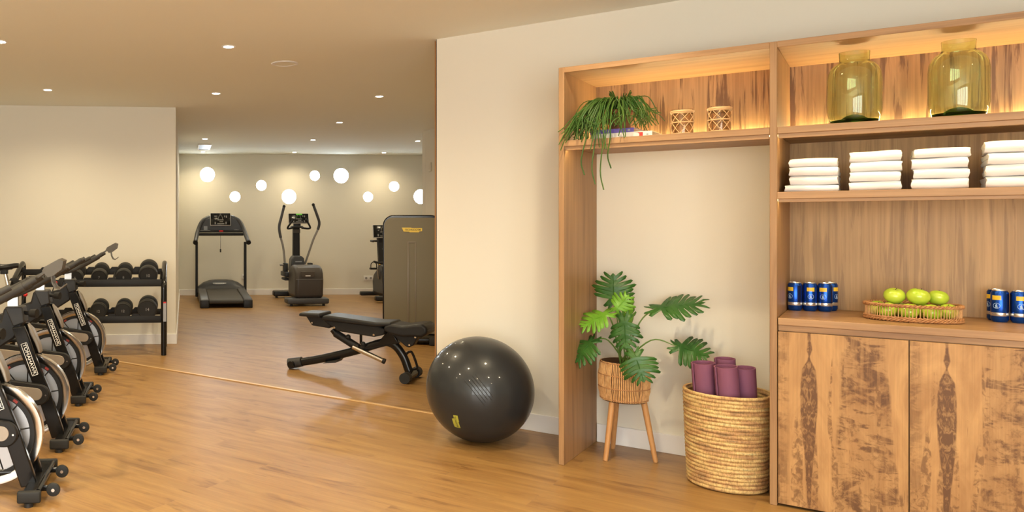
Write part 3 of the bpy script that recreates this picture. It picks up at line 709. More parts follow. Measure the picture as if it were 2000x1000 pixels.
# planter on legs
pl = W('rattan_planter', 'round rattan planter standing on three wooden legs in the niche', 'planter', 1.243, .245, 0, 0)
pr = lambda z: .118 + .012 * math.sin(PI * min(1, max(0, (z - .325) / .21)))
m = MB(); n = 88
for k in range(n):
    a = 2 * PI * k / n; j = random.uniform(-.002, .002)
    m.tube([((pr(z) + j + .0015 * math.cos(3 * PI * (z - .325) / .07)) * math.cos(a), (pr(z) + j + .0015 * math.cos(3 * PI * (z - .325) / .07)) * math.sin(a), z) for z in (.325, .350, .375, .40, .43, .46, .49, .515, .535)], .0029, 5)
m.build('woven_sticks', mat('planter_rattan', (.72, .43, .19), .5, var=(45, (.58, .32, .13))), pl)
m = MB()
for z in (.332, .395, .465, .530): m.tube([((pr(z) + .002) * math.cos(2 * PI * k / 48), (pr(z) + .002) * math.sin(2 * PI * k / 48), z) for k in range(48)], .0028, 6, closed=True)
m.build('hoops', RATTAN, pl)
MB().lathe([(0, .318), (.112, .318), (.119, .325), (.121, .43), (.114, .536), (.109, .536), (.108, .505), (0, .505)], 40).build('liner', LINER, pl)
MB().lathe([(0, .512), (.107, .508)], 30).build('soil', SOIL, pl)
for (x, y) in ((-.062, -.137), (.160, .006), (-.095, .140)):
    q = Vector((x, y, 0)); top = q * .62; MB().tube([(q.x, q.y, 0), (q.x * .97, q.y * .97, .02), (top.x, top.y, .325)], [.0115, .013, .0165], 16).build('leg', W_LEG, pl)
def leaf(base, tip, nrm, L, wd, lobes=6, droop=.15, fold=.12, back=True, curl=0):
    """lobed philodendron blade, from its base to its tip"""
    base = Vector(base); ax = (Vector(tip) - base).normalized(); nz = Vector(nrm); nz = (nz - ax * nz.dot(ax)).normalized(); sx = ax.cross(nz)
    mb = MB(); L = (Vector(tip) - base).length if L is None else L
    def P(x, y):
        t = max(0, y) / L
        return base + ax * y + sx * x + nz * (-droop * L * t * t - fold * abs(x) - curl * x * x / max(wd, .01) + .004 * math.sin(y * 90))
    side = []
    if back:
        side += [(0, .0, 0, -.02 * L), (.10, -.14, .0, -.01), (.20, -.24, .0, .0), (.30, -.26, 0, .0), (.26, -.12, .0, .02), (.42, -.16, 0, .04), (.50, -.10, 0, .05), (.36, .0, .0, .07)]
    else: side += [(0, 0, 0, 0)]
    n = lobes; pts = []
    for i in range(n):
        t0 = .06 + .80 * i / n; t1 = .06 + .80 * (i + 1) / n; tm = (t0 + t1) / 2
        ext = math.sin(PI * min(1, (.30 + tm * .75))) ** .8 * (1 if i else .92)
        fwd = .17 + .10 * tm
        w1 = .20 * ext + .04; wl = .80 / n * .42
        e2 = ext * (1 + .10 * math.sin(i * 2.3 + L * 90))
        pts += [(w1, t0 + .05, t0), (e2 * .55, tm + fwd * .45 - wl, tm - .01), (e2 * .88, tm + fwd * .80 - wl * .95, tm), (e2, tm + fwd * 1.02 - wl * .2, tm), (e2 * .90, tm + fwd + wl * .55, tm + .01), (e2 * .55, tm + fwd * .62 + wl * .75, tm + .02), (.20 * ext + .03, t1 + .045, t1)]
    out = [(x * wd, y * L, 0, m_ * L) for x, y, _, m_ in side] + [(x * wd, y * L, 0, m_ * L) for x, y, m_ in pts] + [(.10 * wd, .93 * L, 0, .92 * L), (0.0, L, 0, L)]
    for sg in (-1, 1):
        pm = pp = None
        for (x, y, _, my) in out:
            mv = mb.bm.verts.new(P(0, my)); hv = mb.bm.verts.new(P(sg * x * .5, (y + my) / 2)); ev = mb.bm.verts.new(P(sg * x, y))
            if pm:
                for a, b, c, d in ((pm[0], mv, hv, pm[1]), (pm[1], hv, ev, pm[2])):
                    try: mb.bm.faces.new((a, b, c, d) if sg > 0 else (d, c, b, a))
                    except ValueError: pass
            pm = (mv, hv, ev)
    bmesh.ops.remove_doubles(mb.bm, verts=mb.bm.verts, dist=.0004)
    bmesh.ops.dissolve_degenerate(mb.bm, edges=mb.bm.edges, dist=.0002)
    mb.tube([P(0, t * L) + nz * .0008 for t in (0, .25, .5, .75, .95)], [.0026, .002, .0017, .0013, .0006], 5)
    return mb
ph = W('philodendron', 'green split-leaf philodendron growing in the rattan planter', 'plant', 1.243, .245, .512)
def onpl(px, py, d):      # photo direction > niche plane point used once to lay the leaves out
    F = 1536.; dx, dz = (px - 485) / F, (436.5 - py) / F
    n = Vector((-math.sin(R(39.2)), -math.cos(R(39.2)), 0)); q = P0 + n * d; ray = Vector((dx, 1, dz)); c = Vector((0, 0, 1.3))
    t = (q - c).dot(n) / ray.dot(n); return RW.inverted() @ (c + ray * t) - Vector((1.243, -.245, .512))
LV = [  # base px, tip px, depth base, depth tip, normal, width, lobes, bright, droop
    ((1199, 590), (1197, 533), .22, .19, (.1, -1, .35), .115, 6, 0, .05),
    ((1187, 612), (1131, 634), .30, .38, (-.2, -.75, .8), .095, 6, 1, .15),
    ((1203, 606), (1228, 575), .27, .25, (.3, -.9, .5), .07, 5, 1, .1),
    ((1158, 664), (1119, 704), .36, .44, (-.35, -.8, .55), .10, 6, 0, .18),
    ((1219, 622), (1222, 684), .33, .37, (0, -1, .15), .085, 6, 0, .05),
    ((1281, 602), (1377, 588), .22, .20, (-.05, -.55, .9), .12, 7, 0, .05),
    ((1322, 676), (1387, 694), .24, .24, (-.15, -.6, .75), .115, 6, 0, .12),
    ((1240, 692), (1258, 747), .42, .46, (.15, -1, .3), .10, 6, 0, .08),
    ((1229, 640), (1231, 572), .17, .15, (.9, -.5, .1), .05, 6, 1, .03)]
for (b, t, d0, d1, nr, wd, lo_, br, dr) in LV:
    pb = onpl(*b, d0); pt = onpl(*t, d1)
    leaf(pb, pt, nr, None, wd, lo_, dr).build('leaf', LEAFB if br else LEAF, ph, 'bright young leaf' if br else None, solid=.0012, ang=60)
    root = Vector((random.uniform(-.03, .02), random.uniform(-.02, .02), -.005))
    mid = root.lerp(pb, .55) + Vector((0, 0, .04 + .03 * abs(pb.x - root.x) / .2))
    MB().tube(smooth([root, mid, pb], 6), [.0042] * 6 + [.0036] * 4 + [.0028] * 3, 7).build('stalk', PET, ph)
# mat basket
BH = .470; mbk = tag(MB().lathe([(0, .006)] + [((.172 + .020 * (k / 150) ** .8) + .0052 * abs(math.sin(PI * k * 25 / 150)), .004 + (BH - .004) * k / 150) for k in range(151)] + [(.182, BH - .002)] +
    [((.164 + .018 * (k / 100)) - .004 * abs(math.sin(PI * k * 25 / 100)), .02 + (BH - .03) * k / 100) for k in range(100, -1, -1)] + [(0, .02)], 96).build('woven_basket', COIL, None, ang=70),
    'tall coiled palm-leaf basket holding rolled mats, beside the divider', 'basket')
mbk.matrix_world = RW @ Matrix.Translation((1.760, -.40, 0))
def rollmat(s, d, top, r, tilt_s, tilt_d, lab, zb=.035):
    p0 = Vector((s + tilt_s, -d - tilt_d, zb)); p1 = Vector((s, -d, top)); ax = (p1 - p0).normalized(); L = (p1 - p0).length
    t = thing('yoga_mat', lab, 'yoga mat', RW @ p0, TH, 'purple rolled yoga mats')
    q = Vector((0, 0, 1)).rotation_difference(ax); t.rotation_euler = (Matrix.Rotation(TH, 4, 'Z') @ q.to_matrix().to_4x4()).to_euler()
    th = .0062; turns = 3.6; n = 150; pts = []
    for k in range(n + 1):
        a = 2 * PI * turns * k / n; rr = r - (turns - a / (2 * PI)) * (th + .0026) - th / 2; pts.append((rr, a))
    mb = MB(); O = []; I = []
    for rr, a in pts:
        zt = L - .016 * min(1, max(0, (turns - a / (2 * PI) - 1.0) / .35))      # inner turns sit a little lower
        O.append([mb.bm.verts.new((math.cos(a) * (rr + th / 2), math.sin(a) * (rr + th / 2), z)) for z in (0, zt)]); I.append([mb.bm.verts.new((math.cos(a) * (rr - th / 2), math.sin(a) * (rr - th / 2), z)) for z in (0, zt)])
    for k in range(n):
        for (x, y) in ((O[k], O[k + 1]), (I[k + 1], I[k])): mb.bm.faces.new((x[0], y[0], y[1], x[1]))
        mb.bm.faces.new((O[k][1], O[k + 1][1], I[k + 1][1], I[k][1])); mb.bm.faces.new((O[k + 1][0], O[k][0], I[k][0], I[k + 1][0]))
    mb.bm.faces.new((O[0][0], O[0][1], I[0][1], I[0][0])); mb.bm.faces.new((O[n][1], O[n][0], I[n][0], I[n][1]))
    mb.build('roll', PURPLE, t); MB().lathe([(0, L - .034), (r * .5, L - .032)], 24).build('core', PURPLE2, t)
    return t
rollmat(1.662, .445, .60, .056, .030, -.05, 'purple rolled mat leaning left, leftmost in the tall basket')
rollmat(1.768, .494, .60, .054, .032, -.05, 'purple rolled mat at the front of the tall basket, open spiral end towards the room')
rollmat(1.834, .400, .588, .052, .018, -.05, 'purple rolled mat at the right, darkest side in the tall basket')
rollmat(1.742, .335, .615, .050, .012, -.03, 'purple rolled mat at the back of the tall basket, partly hidden by others')

# exercise ball
br_ = .312
eb = thing('exercise_ball', 'large dark grey exercise ball on the floor by the wall', 'exercise ball', (1.385, 4.715, br_ - .004))
MB().ball((0, 0, 0), br_, u=96, v=64).build('ball', BALLM, eb)
rb = MB()
for k in range(5):               # moulded ridges across the front
    nrm = Vector((.78, -.10, .62)).normalized(); off = -.035 + k * .017
    x = nrm.cross(Vector((0, 0, 1))).normalized(); y = nrm.cross(x); q = math.sqrt(br_ ** 2 - off ** 2) + .0002
    a0 = math.atan2(Vector((-.35, -.9, .12)).dot(y), Vector((-.35, -.9, .12)).dot(x))
    rb.tube([nrm * off + x * (q * math.cos(a0 + t)) + y * (q * math.sin(a0 + t)) for t in [(.55 - .05 * (k % 3)) * (j / 20 - .5) for j in range(21)]], .0022, 6)
rb.build('ridges', BALLM, eb)
# olive printed logo low on the left
lc = Vector((-.62, -.63, -.47)).normalized()
def sph(u_, v_, h=.0008):
    x = Vector((0, 0, 1)).cross(lc).normalized(); y = lc.cross(x); return (lc + x * u_ / br_ + y * v_ / br_).normalized() * (br_ + h)
def sph_poly(pts, m, name, h):
    mb = MB(); mb.bm.faces.new([mb.bm.verts.new(sph(u_, v_, h)) for u_, v_ in pts]); bmesh.ops.triangulate(mb.bm, faces=mb.bm.faces); return mb.build(name, m, eb)
lp = MB()
NU, NV = 8, 20
def pw(v): t = (v + .045) / .09; return (-.020 if t < .72 else -.006, .018 if t < .55 else .022)
gr = []
for j in range(NV + 1):
    v = -.045 + .09 * j / NV; a, b = pw(v); gr.append([lp.bm.verts.new(sph(a + (b - a) * i / NU, v)) for i in range(NU + 1)])
for j in range(NV):
    for i in range(NU): lp.bm.faces.new((gr[j][i], gr[j][i + 1], gr[j + 1][i + 1], gr[j + 1][i]))
lg = lp.build('logo', OLIVE, eb)
lt = text_mesh('TECHNOGYM', .0135, Matrix.Identity(4), 'lettering', DARKT, lg, 0, sx=.9)
for v in lt.data.vertices: u_, v_ = v.co.x, v.co.y; v.co = sph(.002 + v_ * 1.3, -u_, .0013)

# ------------------------------------------------------------------ indoor cycles
bk_lab = ['black indoor cycle nearest the camera, only its front wheel and handlebar in view', 'second black indoor cycle from the front of the row', 'third black indoor cycle from the front of the row', 'farthest black indoor cycle in the row, saddle and raised handlebar in view']
BA = R(5.0); BO = [(-1.021, 3.859), (-1.089, 4.721), (-1.224, 5.851), (-1.281, 6.994)]
b1 = thing('indoor_cycle', bk_lab[0], 'exercise bike', (*BO[0], 0), BA, 'row of indoor cycles')
MB().prism([(-.30, .80), (-.24, .72), (-.30, .62), (-.44, .53), (-.62, .44), (-.98, .17), (-1.10, .15), (-1.10, .24), (-.98, .34), (-.80, .50), (-.66, .585), (-.60, .64), (-.53, .63), (-.46, .70), (-.38, .72), (-.36, .80)], -.05, .05).build('frame', PLAST2, b1, bev=.012)
MB().tube([(-.04, 0, .085), (-1.08, 0, .085)], .02, 12).build('bottom_rail', BLACK, b1)
for sg in (-1, 1):
    ya, yb = sorted((sg * .062, sg * .095))
    fk = MB().prism([(-.075, .035), (.003, .05), (-.086, .32), (-.123, .41), (-.168, .52), (-.215, .655), (-.235, .70), (-.305, .69), (-.255, .54), (-.155, .28)], ya, yb).build('fork_leg', BLACK, b1, bev=.006)
    if sg < 0:
        a = Vector((-.236, -.0962, .599)); bpt = Vector((-.168, -.0962, .410)); dr = (bpt - a).normalized(); up = Vector((-dr.z, 0, dr.x)); c = (a + bpt) / 2; Lh = (bpt - a).length / 2; h = .0185
        fr = MB(); M_ = basis(c, dr, up)
        for (x0, x1, y0, y1) in ((-Lh, Lh, h - .003, h), (-Lh, Lh, -h, -h + .003), (-Lh, -Lh + .003, -h, h), (Lh - .003, Lh, -h, h)): fr.box(x0, x1, y0, y1, 0, .0012)
        fr.xf(M_); pl_ = fr.build('name_badge', WHITE, fk, 'white outlined badge')
        text_mesh('TOMAHAWK', .0285, basis(c + Vector((0, -.0004, 0)), dr, up), 'lettering', WHITE, pl_, .0006, sx=1.12)
MB().prism([(-.228, .705), (-.196, .672), (-.158, .585), (-.146, .53), (-.162, .528), (-.182, .585), (-.215, .65)], -.036, .036).build('brake_guard', GUARD, b1, 'bare metal guard', bev=.006)
MB().prism([(-.352, .808), (-.250, .808), (-.236, .715), (-.303, .690)], -.066, .066).build('head_block', PLAST, b1, bev=.008)
MB().cyl((-.25, -.02, .77), (-.205, -.045, .768), .012).cyl((-.205, -.045, .768), (-.165, -.06, .768), .024, .027, 20).build('clamp_knob', BLACKM, b1)
wc = (-.233, 0, .275)
fw = MB().lathe([(.207, -.0165), (.214, -.021), (.246, -.021), (.251, -.015), (.251, .015), (.246, .021), (.214, .021), (.207, .0165)], 96, wc, 'y').build('flywheel', CHROME, b1, 'chrome rimmed flywheel')
MB().lathe([(0, -.010), (.188, -.010), (.190, 0), (.188, .010), (0, .010)], 64, wc, 'y').build('disc', DISC, fw)
m = MB().lathe([(.186, -.018), (.209, -.018), (.209, .018), (.186, .018)], 96, wc, 'y')
m.build('inner_ring', BLACKM, fw)
m = MB()
for k in range(9):
    a = R(8 + 40 * k); d = Vector((math.cos(a), 0, math.sin(a))); c0 = Vector(wc)
    m.tube([c0 + d * .03, c0 + d * .188], [.0058, .0052], 8)
    m.bm.verts.ensure_lookup_table()
for v in m.bm.verts: v.co.y *= 2.7
m.build('spokes', BLACKM, fw)
MB().lathe([(0, -.04), (.035, -.04), (.04, -.03), (.04, .03), (.035, .04), (0, .04)], 32, wc, 'y').build('hub', BLACKM, fw)
st_ = MB()
def arc_patch(a0, a1, r0, r1, y):
    n = 10
    for k in range(n):
        p, q = R(a0 + (a1 - a0) * k / n), R(a0 + (a1 - a0) * (k + 1) / n)
        f = lambda rr, a: (wc[0] + rr * math.cos(a), y, wc[2] + rr * math.sin(a))
        st_.quad(f(r0, p), f(r1, p), f(r1, q), f(r0, q))
arc_patch(50, 57, .191, .204, -.0185); st_.build('rim_stripe', DRED, fw, 'red stripe')
st_ = MB(); arc_patch(119, 126, .191, .204, -.0185); st_.build('rim_stripe', DRED, fw, 'red stripe')
def stadium(x0, z0, r0, x1, z1, r1, n=14):
    d = Vector((x1 - x0, z1 - z0)); a = math.atan2(d.y, d.x); P = []
    for k in range(n + 1): t = a + PI / 2 + PI * k / n; P.append((x0 + r0 * math.cos(t), z0 + r0 * math.sin(t)))
    for k in range(n + 1): t = a - PI / 2 + PI * k / n; P.append((x1 + r1 * math.cos(t), z1 + r1 * math.sin(t)))
    return P
MB().prism(stadium(-.70, .36, .095, -.145, .300, .062), -.125, -.098).build('chain_guard', BLACKM, b1, bev=.008)
MB().prism(stadium(-.60, .35, .045, -.160, .305, .036), -.1285, -.1245).build('guard_inlay', INLAY, b1, 'bare metal inlay', bev=.003)
MB().cyl((-.105, -.128, .298), (-.105, -.124, .298), .005).build('screw', CHROME, b1)
# handlebar
MB().box(-.345, -.285, -.018, .018, .79, .895).build('handlebar_post', ALU, b1, 'bare aluminium post')
hb = MB(); hb.box(-.40, -.24, -.028, .028, .885, .915, .008)
for sg in (-1, 1):
    hb.tube(smooth([(-.40, sg * .05, .895), (-.36, sg * .12, .875), (-.25, sg * .125, .895), (-.12, sg * .12, .965), (-.005, sg * .10, 1.035)], 5), .0165, 12)
    hb.tube(smooth([(-.34, sg * .12, .88), (-.37, sg * .21, .895), (-.30, sg * .235, .92), (-.18, sg * .225, .965), (-.10, sg * .205, 1.005)], 5), .0155, 12)
hb.tube([(-.02, -.10, 1.03), (-.02, .10, 1.03)], .014, 12)
hbo = hb.build('handlebar', FOAM, b1)
for sg in (-1, 1):
    MB().tube([(-.20, sg * .124, .921), (-.06, sg * .112, 1.0)], .0205, 14).build('grip', FOAM, hbo)
dh = MB()
def ribbon(pts, y0, y1, t=.003):
    P = [Vector((x, 0, z)) for x, z in pts]
    for i in range(len(P) - 1):
        d = (P[i + 1] - P[i]); n_ = Vector((-d.z, 0, d.x)).normalized() * t / 2
        V = [P[i] - n_, P[i + 1] - n_, P[i + 1] + n_, P[i] + n_]
        A = [dh.bm.verts.new((v.x, y0, v.z)) for v in V]; B = [dh.bm.verts.new((v.x, y1, v.z)) for v in V]
        dh.bm.faces.new(A); dh.bm.faces.new(B); dh.bridge(A, B)
dh.prism([(.018, 1.070), (.030, 1.090), (.098, 1.128), (.120, 1.118), (.112, 1.078), (.070, 1.046), (.045, 1.040)], -.060, -.014)
dh.prism([(.018, 1.070), (.030, 1.090), (.098, 1.128), (.120, 1.118), (.112, 1.078), (.070, 1.046), (.045, 1.040)], -.006, .060)
for y0 in (-.055, .004): ribbon([(.060, 1.05), (.066, 1.01), (.080, .985), (.100, .980), (.124, 1.000)], y0, y0 + .044, .005)
ribbon([(-.02, 1.03), (.02, 1.06)], -.03, .03, .012)
dh.build('device_holder', BRACK, b1, 'bronze metal device holder')
# resistance knob, saddle, cranks, stabilisers
MB().cyl((-.46, 0, .68), (-.43, 0, .765), .005).build('brake_lever', BLACKM, b1); MB().ball((-.425, 0, .775), .016).build('lever_knob', RED, b1, 'red brake knob')
MB().tube([(-.78, 0, .50), (-.86, 0, .86)], .019, 14).build('seat_post', CHROME, b1, 'chrome seat post')
sd = MB(); rows = []
for t in range(13):
    u_ = t / 12; x = -.745 - .275 * u_; hw = .022 + .10 * max(0, (u_ - .3) / .7) ** 1.3 if u_ < .93 else .10; z = .918 + .012 * math.cos(u_ * PI * 2) + .012 * u_; th = .020 + .02 * u_
    rows.append([sd.bm.verts.new((x, hw * math.cos(a) * (1 if math.sin(a) > 0 else .85), z + th * math.sin(a))) for a in [2 * PI * k / 16 for k in range(16)]])
for a, b in zip(rows, rows[1:]): sd.bridge(a, b)
sd.bm.faces.new(rows[0]); sd.bm.faces.new(rows[-1]); sdo = sd.build('saddle', LEATH, b1)
MB().tube([(-.80, .02, .90), (-.95, .03, .885)], .004, 8).tube([(-.80, -.02, .90), (-.95, -.03, .885)], .004, 8).box(-.90, -.84, -.03, .03, .855, .89, .005).build('saddle_clamp', BLACKM, sdo)
for sg, an in ((-1, 200), (1, 20)):
    d = Vector((math.cos(R(an)), 0, math.sin(R(an)))); c0 = Vector((-.70, sg * .135, .36)); e = c0 + d * .17
    ck = MB().tube([c0, e], [.016, .012], 10).build('crank_arm', ALU, b1)
    MB().box(e.x - .05, e.x + .05, e.y + sg * .02 - .045 * (1), e.y + sg * .02 + .045, e.z - .012, e.z + .012, .004).build('pedal', BLACKM, ck)
fs = MB().prism([(-.045, .022), (.028, .022), (.034, .045), (.020, .062), (-.040, .062), (-.050, .045)], -.235, .235).build('front_stabiliser', BLACK, b1, bev=.006)
MB().tube([(.028, -.22, .060), (.028, .22, .060)], .011, 10).build('guard_bar', BLACK, fs)
for sg in (-1, 1):
    ya, yb = sorted((sg * .232, sg * .262))
    MB().box(-.062, .046, ya, yb, .016, .072, .010, 3).build('end_cap', RUBBER, fs); MB().lathe([(0, 0), (.022, 0), (.020, .018), (0, .018)], 20, (-.01, sg * .247, 0)).build('foot', BLACKM, fs)
    MB().box(.02, .09, sg * .138 - .012, sg * .138 + .012, .035, .06, .006).build('wheel_arm', BLACK, fs)
    wl = MB().lathe([(.0, -.011), (.022, -.011), (.030, -.009), (.033, 0), (.030, .009), (.022, .011), (0, .011)], 28, (.088, sg * .138 - .022, .046), 'y').build('transport_wheel', RUBBER, fs)
    MB().cyl((.088, sg * .138 - .036, .046), (.088, sg * .138 - .030, .046), .008).build('axle_bolt', CHROME, wl)
MB().prism([(-1.13, .022), (-1.05, .022), (-1.05, .062), (-1.13, .062)], -.25, .25).build('rear_stabiliser', BLACK, b1, bev=.006)
for i in (1, 2, 3):
    c = clone(b1, () if i == 3 else ('device_holder',)); c.location = (*BO[i], 0); c['label'] = bk_lab[i]

# ------------------------------------------------------------------ dumbbell rack
rk = thing('dumbbell_rack', 'black two-shelf steel dumbbell rack against the cream wall', 'rack', (-.835, 7.76, 0), R(5))
def endframe(x):
    m = MB()
    m.tube(smooth([(x, 0, 0), (x, 0, .30), (x, 0, .62), (x, .012, .69), (x, .10, .755), (x, .40, .86), (x, .50, .885)], 4), .027, 14)
    m.tube(smooth([(x, .50, .885), (x, .545, .87), (x, .56, .82), (x, .56, .40), (x, .56, 0)], 4), .024, 14)
    return m
for x in (0, -1.46):
    f = endframe(x).build('end_frame', BLACK, rk)
    if x == 0: MB().box(.0275, .0285, -.012, .012, .33, .52).build('sticker', GREYP, f, 'grey sticker'); MB().box(-.004, .024, -.0285, -.0275, .335, .515).build('sticker', GREYP, f, 'grey sticker'); MB().box(-.004, .024, -.0287, -.0275, .515, .53).build('sticker_stripe', RED, f)
def tray(zf, zb, yf, yb):
    m = MB()
    m.box(-1.45, -.02, yf - .012, yf + .004, zf - .035, zf + .035, .003)
    m.box(-1.45, -.02, yb - .004, yb + .012, zb - .025, zb + .035, .003)
    for k in range(6):
        x = -.155 - .2345 * k
        for s_ in (-.117,):
            m.prism([(x + s_ - .05, zf + .03), (x + s_ + .05, zf + .03), (x + s_ + .03, zf + .055), (x + s_ - .03, zf + .055)], yf - .004, yf + .004)
            m.prism([(x + s_ - .05, zb + .03), (x + s_ + .05, zb + .03), (x + s_ + .03, zb + .055), (x + s_ - .03, zb + .055)], yb - .004, yb + .004)
    q = Vector((0, yb - yf, zb - zf)); m.bm.verts.ensure_lookup_table()
    for x in (-.03, -.5, -.97, -1.44): m.tube([(x, yf, zf), (x, yb, zb)], .012, 8)
    return m
tray(.715, .80, .00, .36).build('shelf', BLACKM, rk); tray(.355, .385, .02, .36).build('shelf', BLACKM, rk)
def dumb(r, lab, x, y, z, tilt, num, yaw=0):
    t = thing('dumbbell', lab, 'dumbbell', (Matrix.Translation((-.835, 7.76, 0)) @ Matrix.Rotation(R(5), 4, 'Z')) @ Vector((x, y, z)), R(5 + yaw), 'black dumbbells on the rack')
    t.rotation_euler = (R(tilt), 0, R(5 + yaw)); L = .155
    for sg in (-1, 1):
        pf = [(0, L), (r * .80, L), (r * .82, L - .003), (r * .90, L - .001), (r * .97, L - .006), (r, L - .016), (r, L - .075), (r * .95, L - .086), (r * .6, L - .092), (0, L - .092)]
        MB().lathe([(a, sg * b) for a, b in pf], 48, (0, 0, 0), 'y').build('head', RUBBER, t)
    MB().cyl((0, -.07, 0), (0, .07, 0), .016).build('handle', CHROME, t)
    text_mesh(num, r * .42, basis((0, -L - .0006, 0), (1, 0, 0), (0, 0, 1)), 'weight_mark', GREYT, t, .0004)
top_l = ['leftmost visible dumbbell of the top row, half hidden by a handlebar', 'second visible dumbbell from the left in the top row', 'third visible dumbbell from the left in the top row', 'largest dumbbell at the right end of the top row']
for k, (x, r, nm) in enumerate(((-.865, .078, '6'), (-.632, .080, '7'), (-.395, .080, '8'), (-.155, .095, '10'))): dumb(r, 'black round-headed ' + top_l[k], x, .17, .80 + (r - .08), 12, nm)
bot_l = ['left dumbbell of the bottom row, beside the bike wheel', 'middle dumbbell of the bottom row', 'largest dumbbell at the right end of the bottom row']
for k, (x, r, nm) in enumerate(((-.640, .084, '12'), (-.400, .084, '12'), (-.162, .098, '14'))): dumb(r, 'black round-headed ' + bot_l[k], x, .16, .448 + (r - .084), 4, nm)

# ------------------------------------------------------------------ weight bench
bn = thing('weight_bench', 'black adjustable weight bench with angled frame, standing on the oak floor', 'bench', (.39, 7.05, 0), R(-28.65))
bn_t = smooth([(.08, 0, .062), (.30, 0, .115), (.60, 0, .205), (.82, 0, .285), (.90, 0, .300), (.975, 0, .262), (1.035, 0, .18), (1.07, 0, .09), (1.085, 0, .05)], 4)
MB().tube(bn_t, .036, 16, flat=(1, .8)).build('frame', BLACK, bn)
MB().prism([(.80, .27), (.86, .35), (.905, .40), (.935, .40), (1.0, .30), (.95, .29)], -.03, .03).build('gusset', BLACK, bn, bev=.006)
lf = MB().tube([(.02, -.07, .047), (.02, .07, .047)], .030, 16).build('rear_foot', BLACK, bn)
MB().tube([(-.026, 0, .043), (.10, 0, .070)], [.047, .043], 20).build('foot_cap', PLAST, lf)
ff = MB().tube([(1.095, -.145, .044), (1.095, .145, .044)], .034, 18).build('front_foot', BLACK, bn)
for sg in (-1, 1): MB().tube([(1.095, sg * .115, .044), (1.095, sg * .185, .044)], .044, 20).build('foot_cap', RUBBER, ff)
MB().tube(smooth([(1.045, 0, .205), (1.075, 0, .232), (1.105, 0, .225), (1.145, 0, .125), (1.138, 0, .10), (1.085, 0, .085)], 5), .0105, 10).build('carry_handle', BLACK, bn)
def pad(pts, hw, name, rr=.018):
    m = MB().prism(pts, -hw, hw); return m.build(name, LEATH, bn, bev=rr)
pb = pad([(.345, .468), (.350, .505), (.40, .512), (.83, .478), (.965, .485), (.972, .455), (.82, .440)], .135, 'back_pad'); pb.modifiers['bevel'].segments = 4
hp = pad([(.125, .490), (.135, .520), (.325, .524), (.332, .488)], .135, 'head_pad', .014); hp.modifiers['bevel'].segments = 4
sp_ = pad([(.900, .415), (.905, .455), (.96, .472), (1.06, .462), (1.15, .478), (1.225, .486), (1.268, .462), (1.268, .412), (1.225, .380), (1.14, .380), (1.06, .372), (.95, .390)], .14, 'seat_pad', .026); sp_.modifiers['bevel'].segments = 4
MB().prism([(.36, .468), (.345, .455), (.47, .376), (.80, .347), (.885, .37), (.90, .42), (.84, .442)], -.085, .085).build('back_shroud', BLACKM, bn, bev=.01)
MB().prism([(.16, .488), (.22, .406), (.39, .39), (.40, .45), (.33, .488)], -.06, .06).build('head_shroud', BLACKM, bn, bev=.01)
MB().prism([(.915, .40), (1.06, .285), (1.09, .275), (1.13, .30), (1.175, .385)], -.05, .05).build('seat_shroud', BLACKM, bn, bev=.008)
MB().tube([(.42, 0, .345), (.63, 0, .235)], .034, 16).build('adjuster_sleeve', BLACKM, bn)
MB().tube([(.395, 0, .375), (.43, 0, .335)], .028, 12).build('adjuster_joint', BLACK, bn)
MB().tube([(.60, -.045, .245), (.87, -.045, .148)], .021, 16).build('adjuster_rod', CHROME, bn, 'polished metal rod'); MB().tube([(.865, -.045, .150), (.885, -.045, .143)], .023, 16).build('rod_cap', BLACKM, bn)
MB().tube([(.655, 0, .27), (.655, 0, .37)], .012, 10).build('strut', BLACK, bn); MB().ball((.55, -.03, .325), .022).ball((.69, -.04, .275), .022).build('pin_knobs', BLACKM, bn)
MB().prism([(.33, .085), (.36, .1), (.47, .125), (.45, .10)], -.07, .07).build('skid_plate', RUBBER, bn)
m = MB()
for (x, z) in ((.445, .405), (.80, .366)): m.cyl((x, -.089, z), (x, -.084, z), .009)
for (x, z) in ((1.145, .365), (1.095, .298)): m.cyl((x, -.054, z), (x, -.049, z), .008)
m.cyl((.225, -.064, .43), (.225, -.059, .43), .008); m.build('bolts', CHROME, bn)

# ------------------------------------------------------------------ treadmill
def console(parent, w_, h, c, tilt, seed=1, rim=SILE):
    """tablet style console facing -y, leaning back"""
    M_ = Matrix.Translation(c) @ Matrix.Rotation(R(-tilt), 4, 'X')
    o = MB().box(-w_ / 2, w_ / 2, 0, .03, -h / 2, h / 2, .012, 3).xf(M_).build('console', rim, parent, 'console with silver edge')
    MB().box(-w_ / 2 + .01, w_ / 2 - .01, -.003, .004, -h / 2 + .012, h / 2 - .004, .001).xf(M_).build('screen', SCREEN, o)
    rnd = random.Random(seed); m = MB()
    for (x0, x1, z0, z1) in ((-.04, .04, .38, .43), (-.30, -.16, .22, .28), (-.26, -.20, .05, .12), (.18, .22, .16, .30), (.26, .31, .12, .30), (-.15, .15, -.08, -.02), (-.05, .12, -.22, -.16), (-.28, -.23, -.38, -.20), (.24, .29, -.38, -.20), (-.16, .18, -.38, -.32)):
        m.box(x0 * w_, x1 * w_, -.0038, -.003, z0 * h, z1 * h)
    m.tube([(.10 * w_ * math.cos(PI * k / 12), -.0036, .0 + .20 * w_ * math.sin(PI * k / 12)) for k in range(13)], .0035, 6)
    m.xf(M_).build('screen_marks', SCRP, o)
    return o
tm = thing('treadmill', 'black treadmill facing the back wall beneath the round windows', 'treadmill', (-.335, 12.08, 0), R(5))
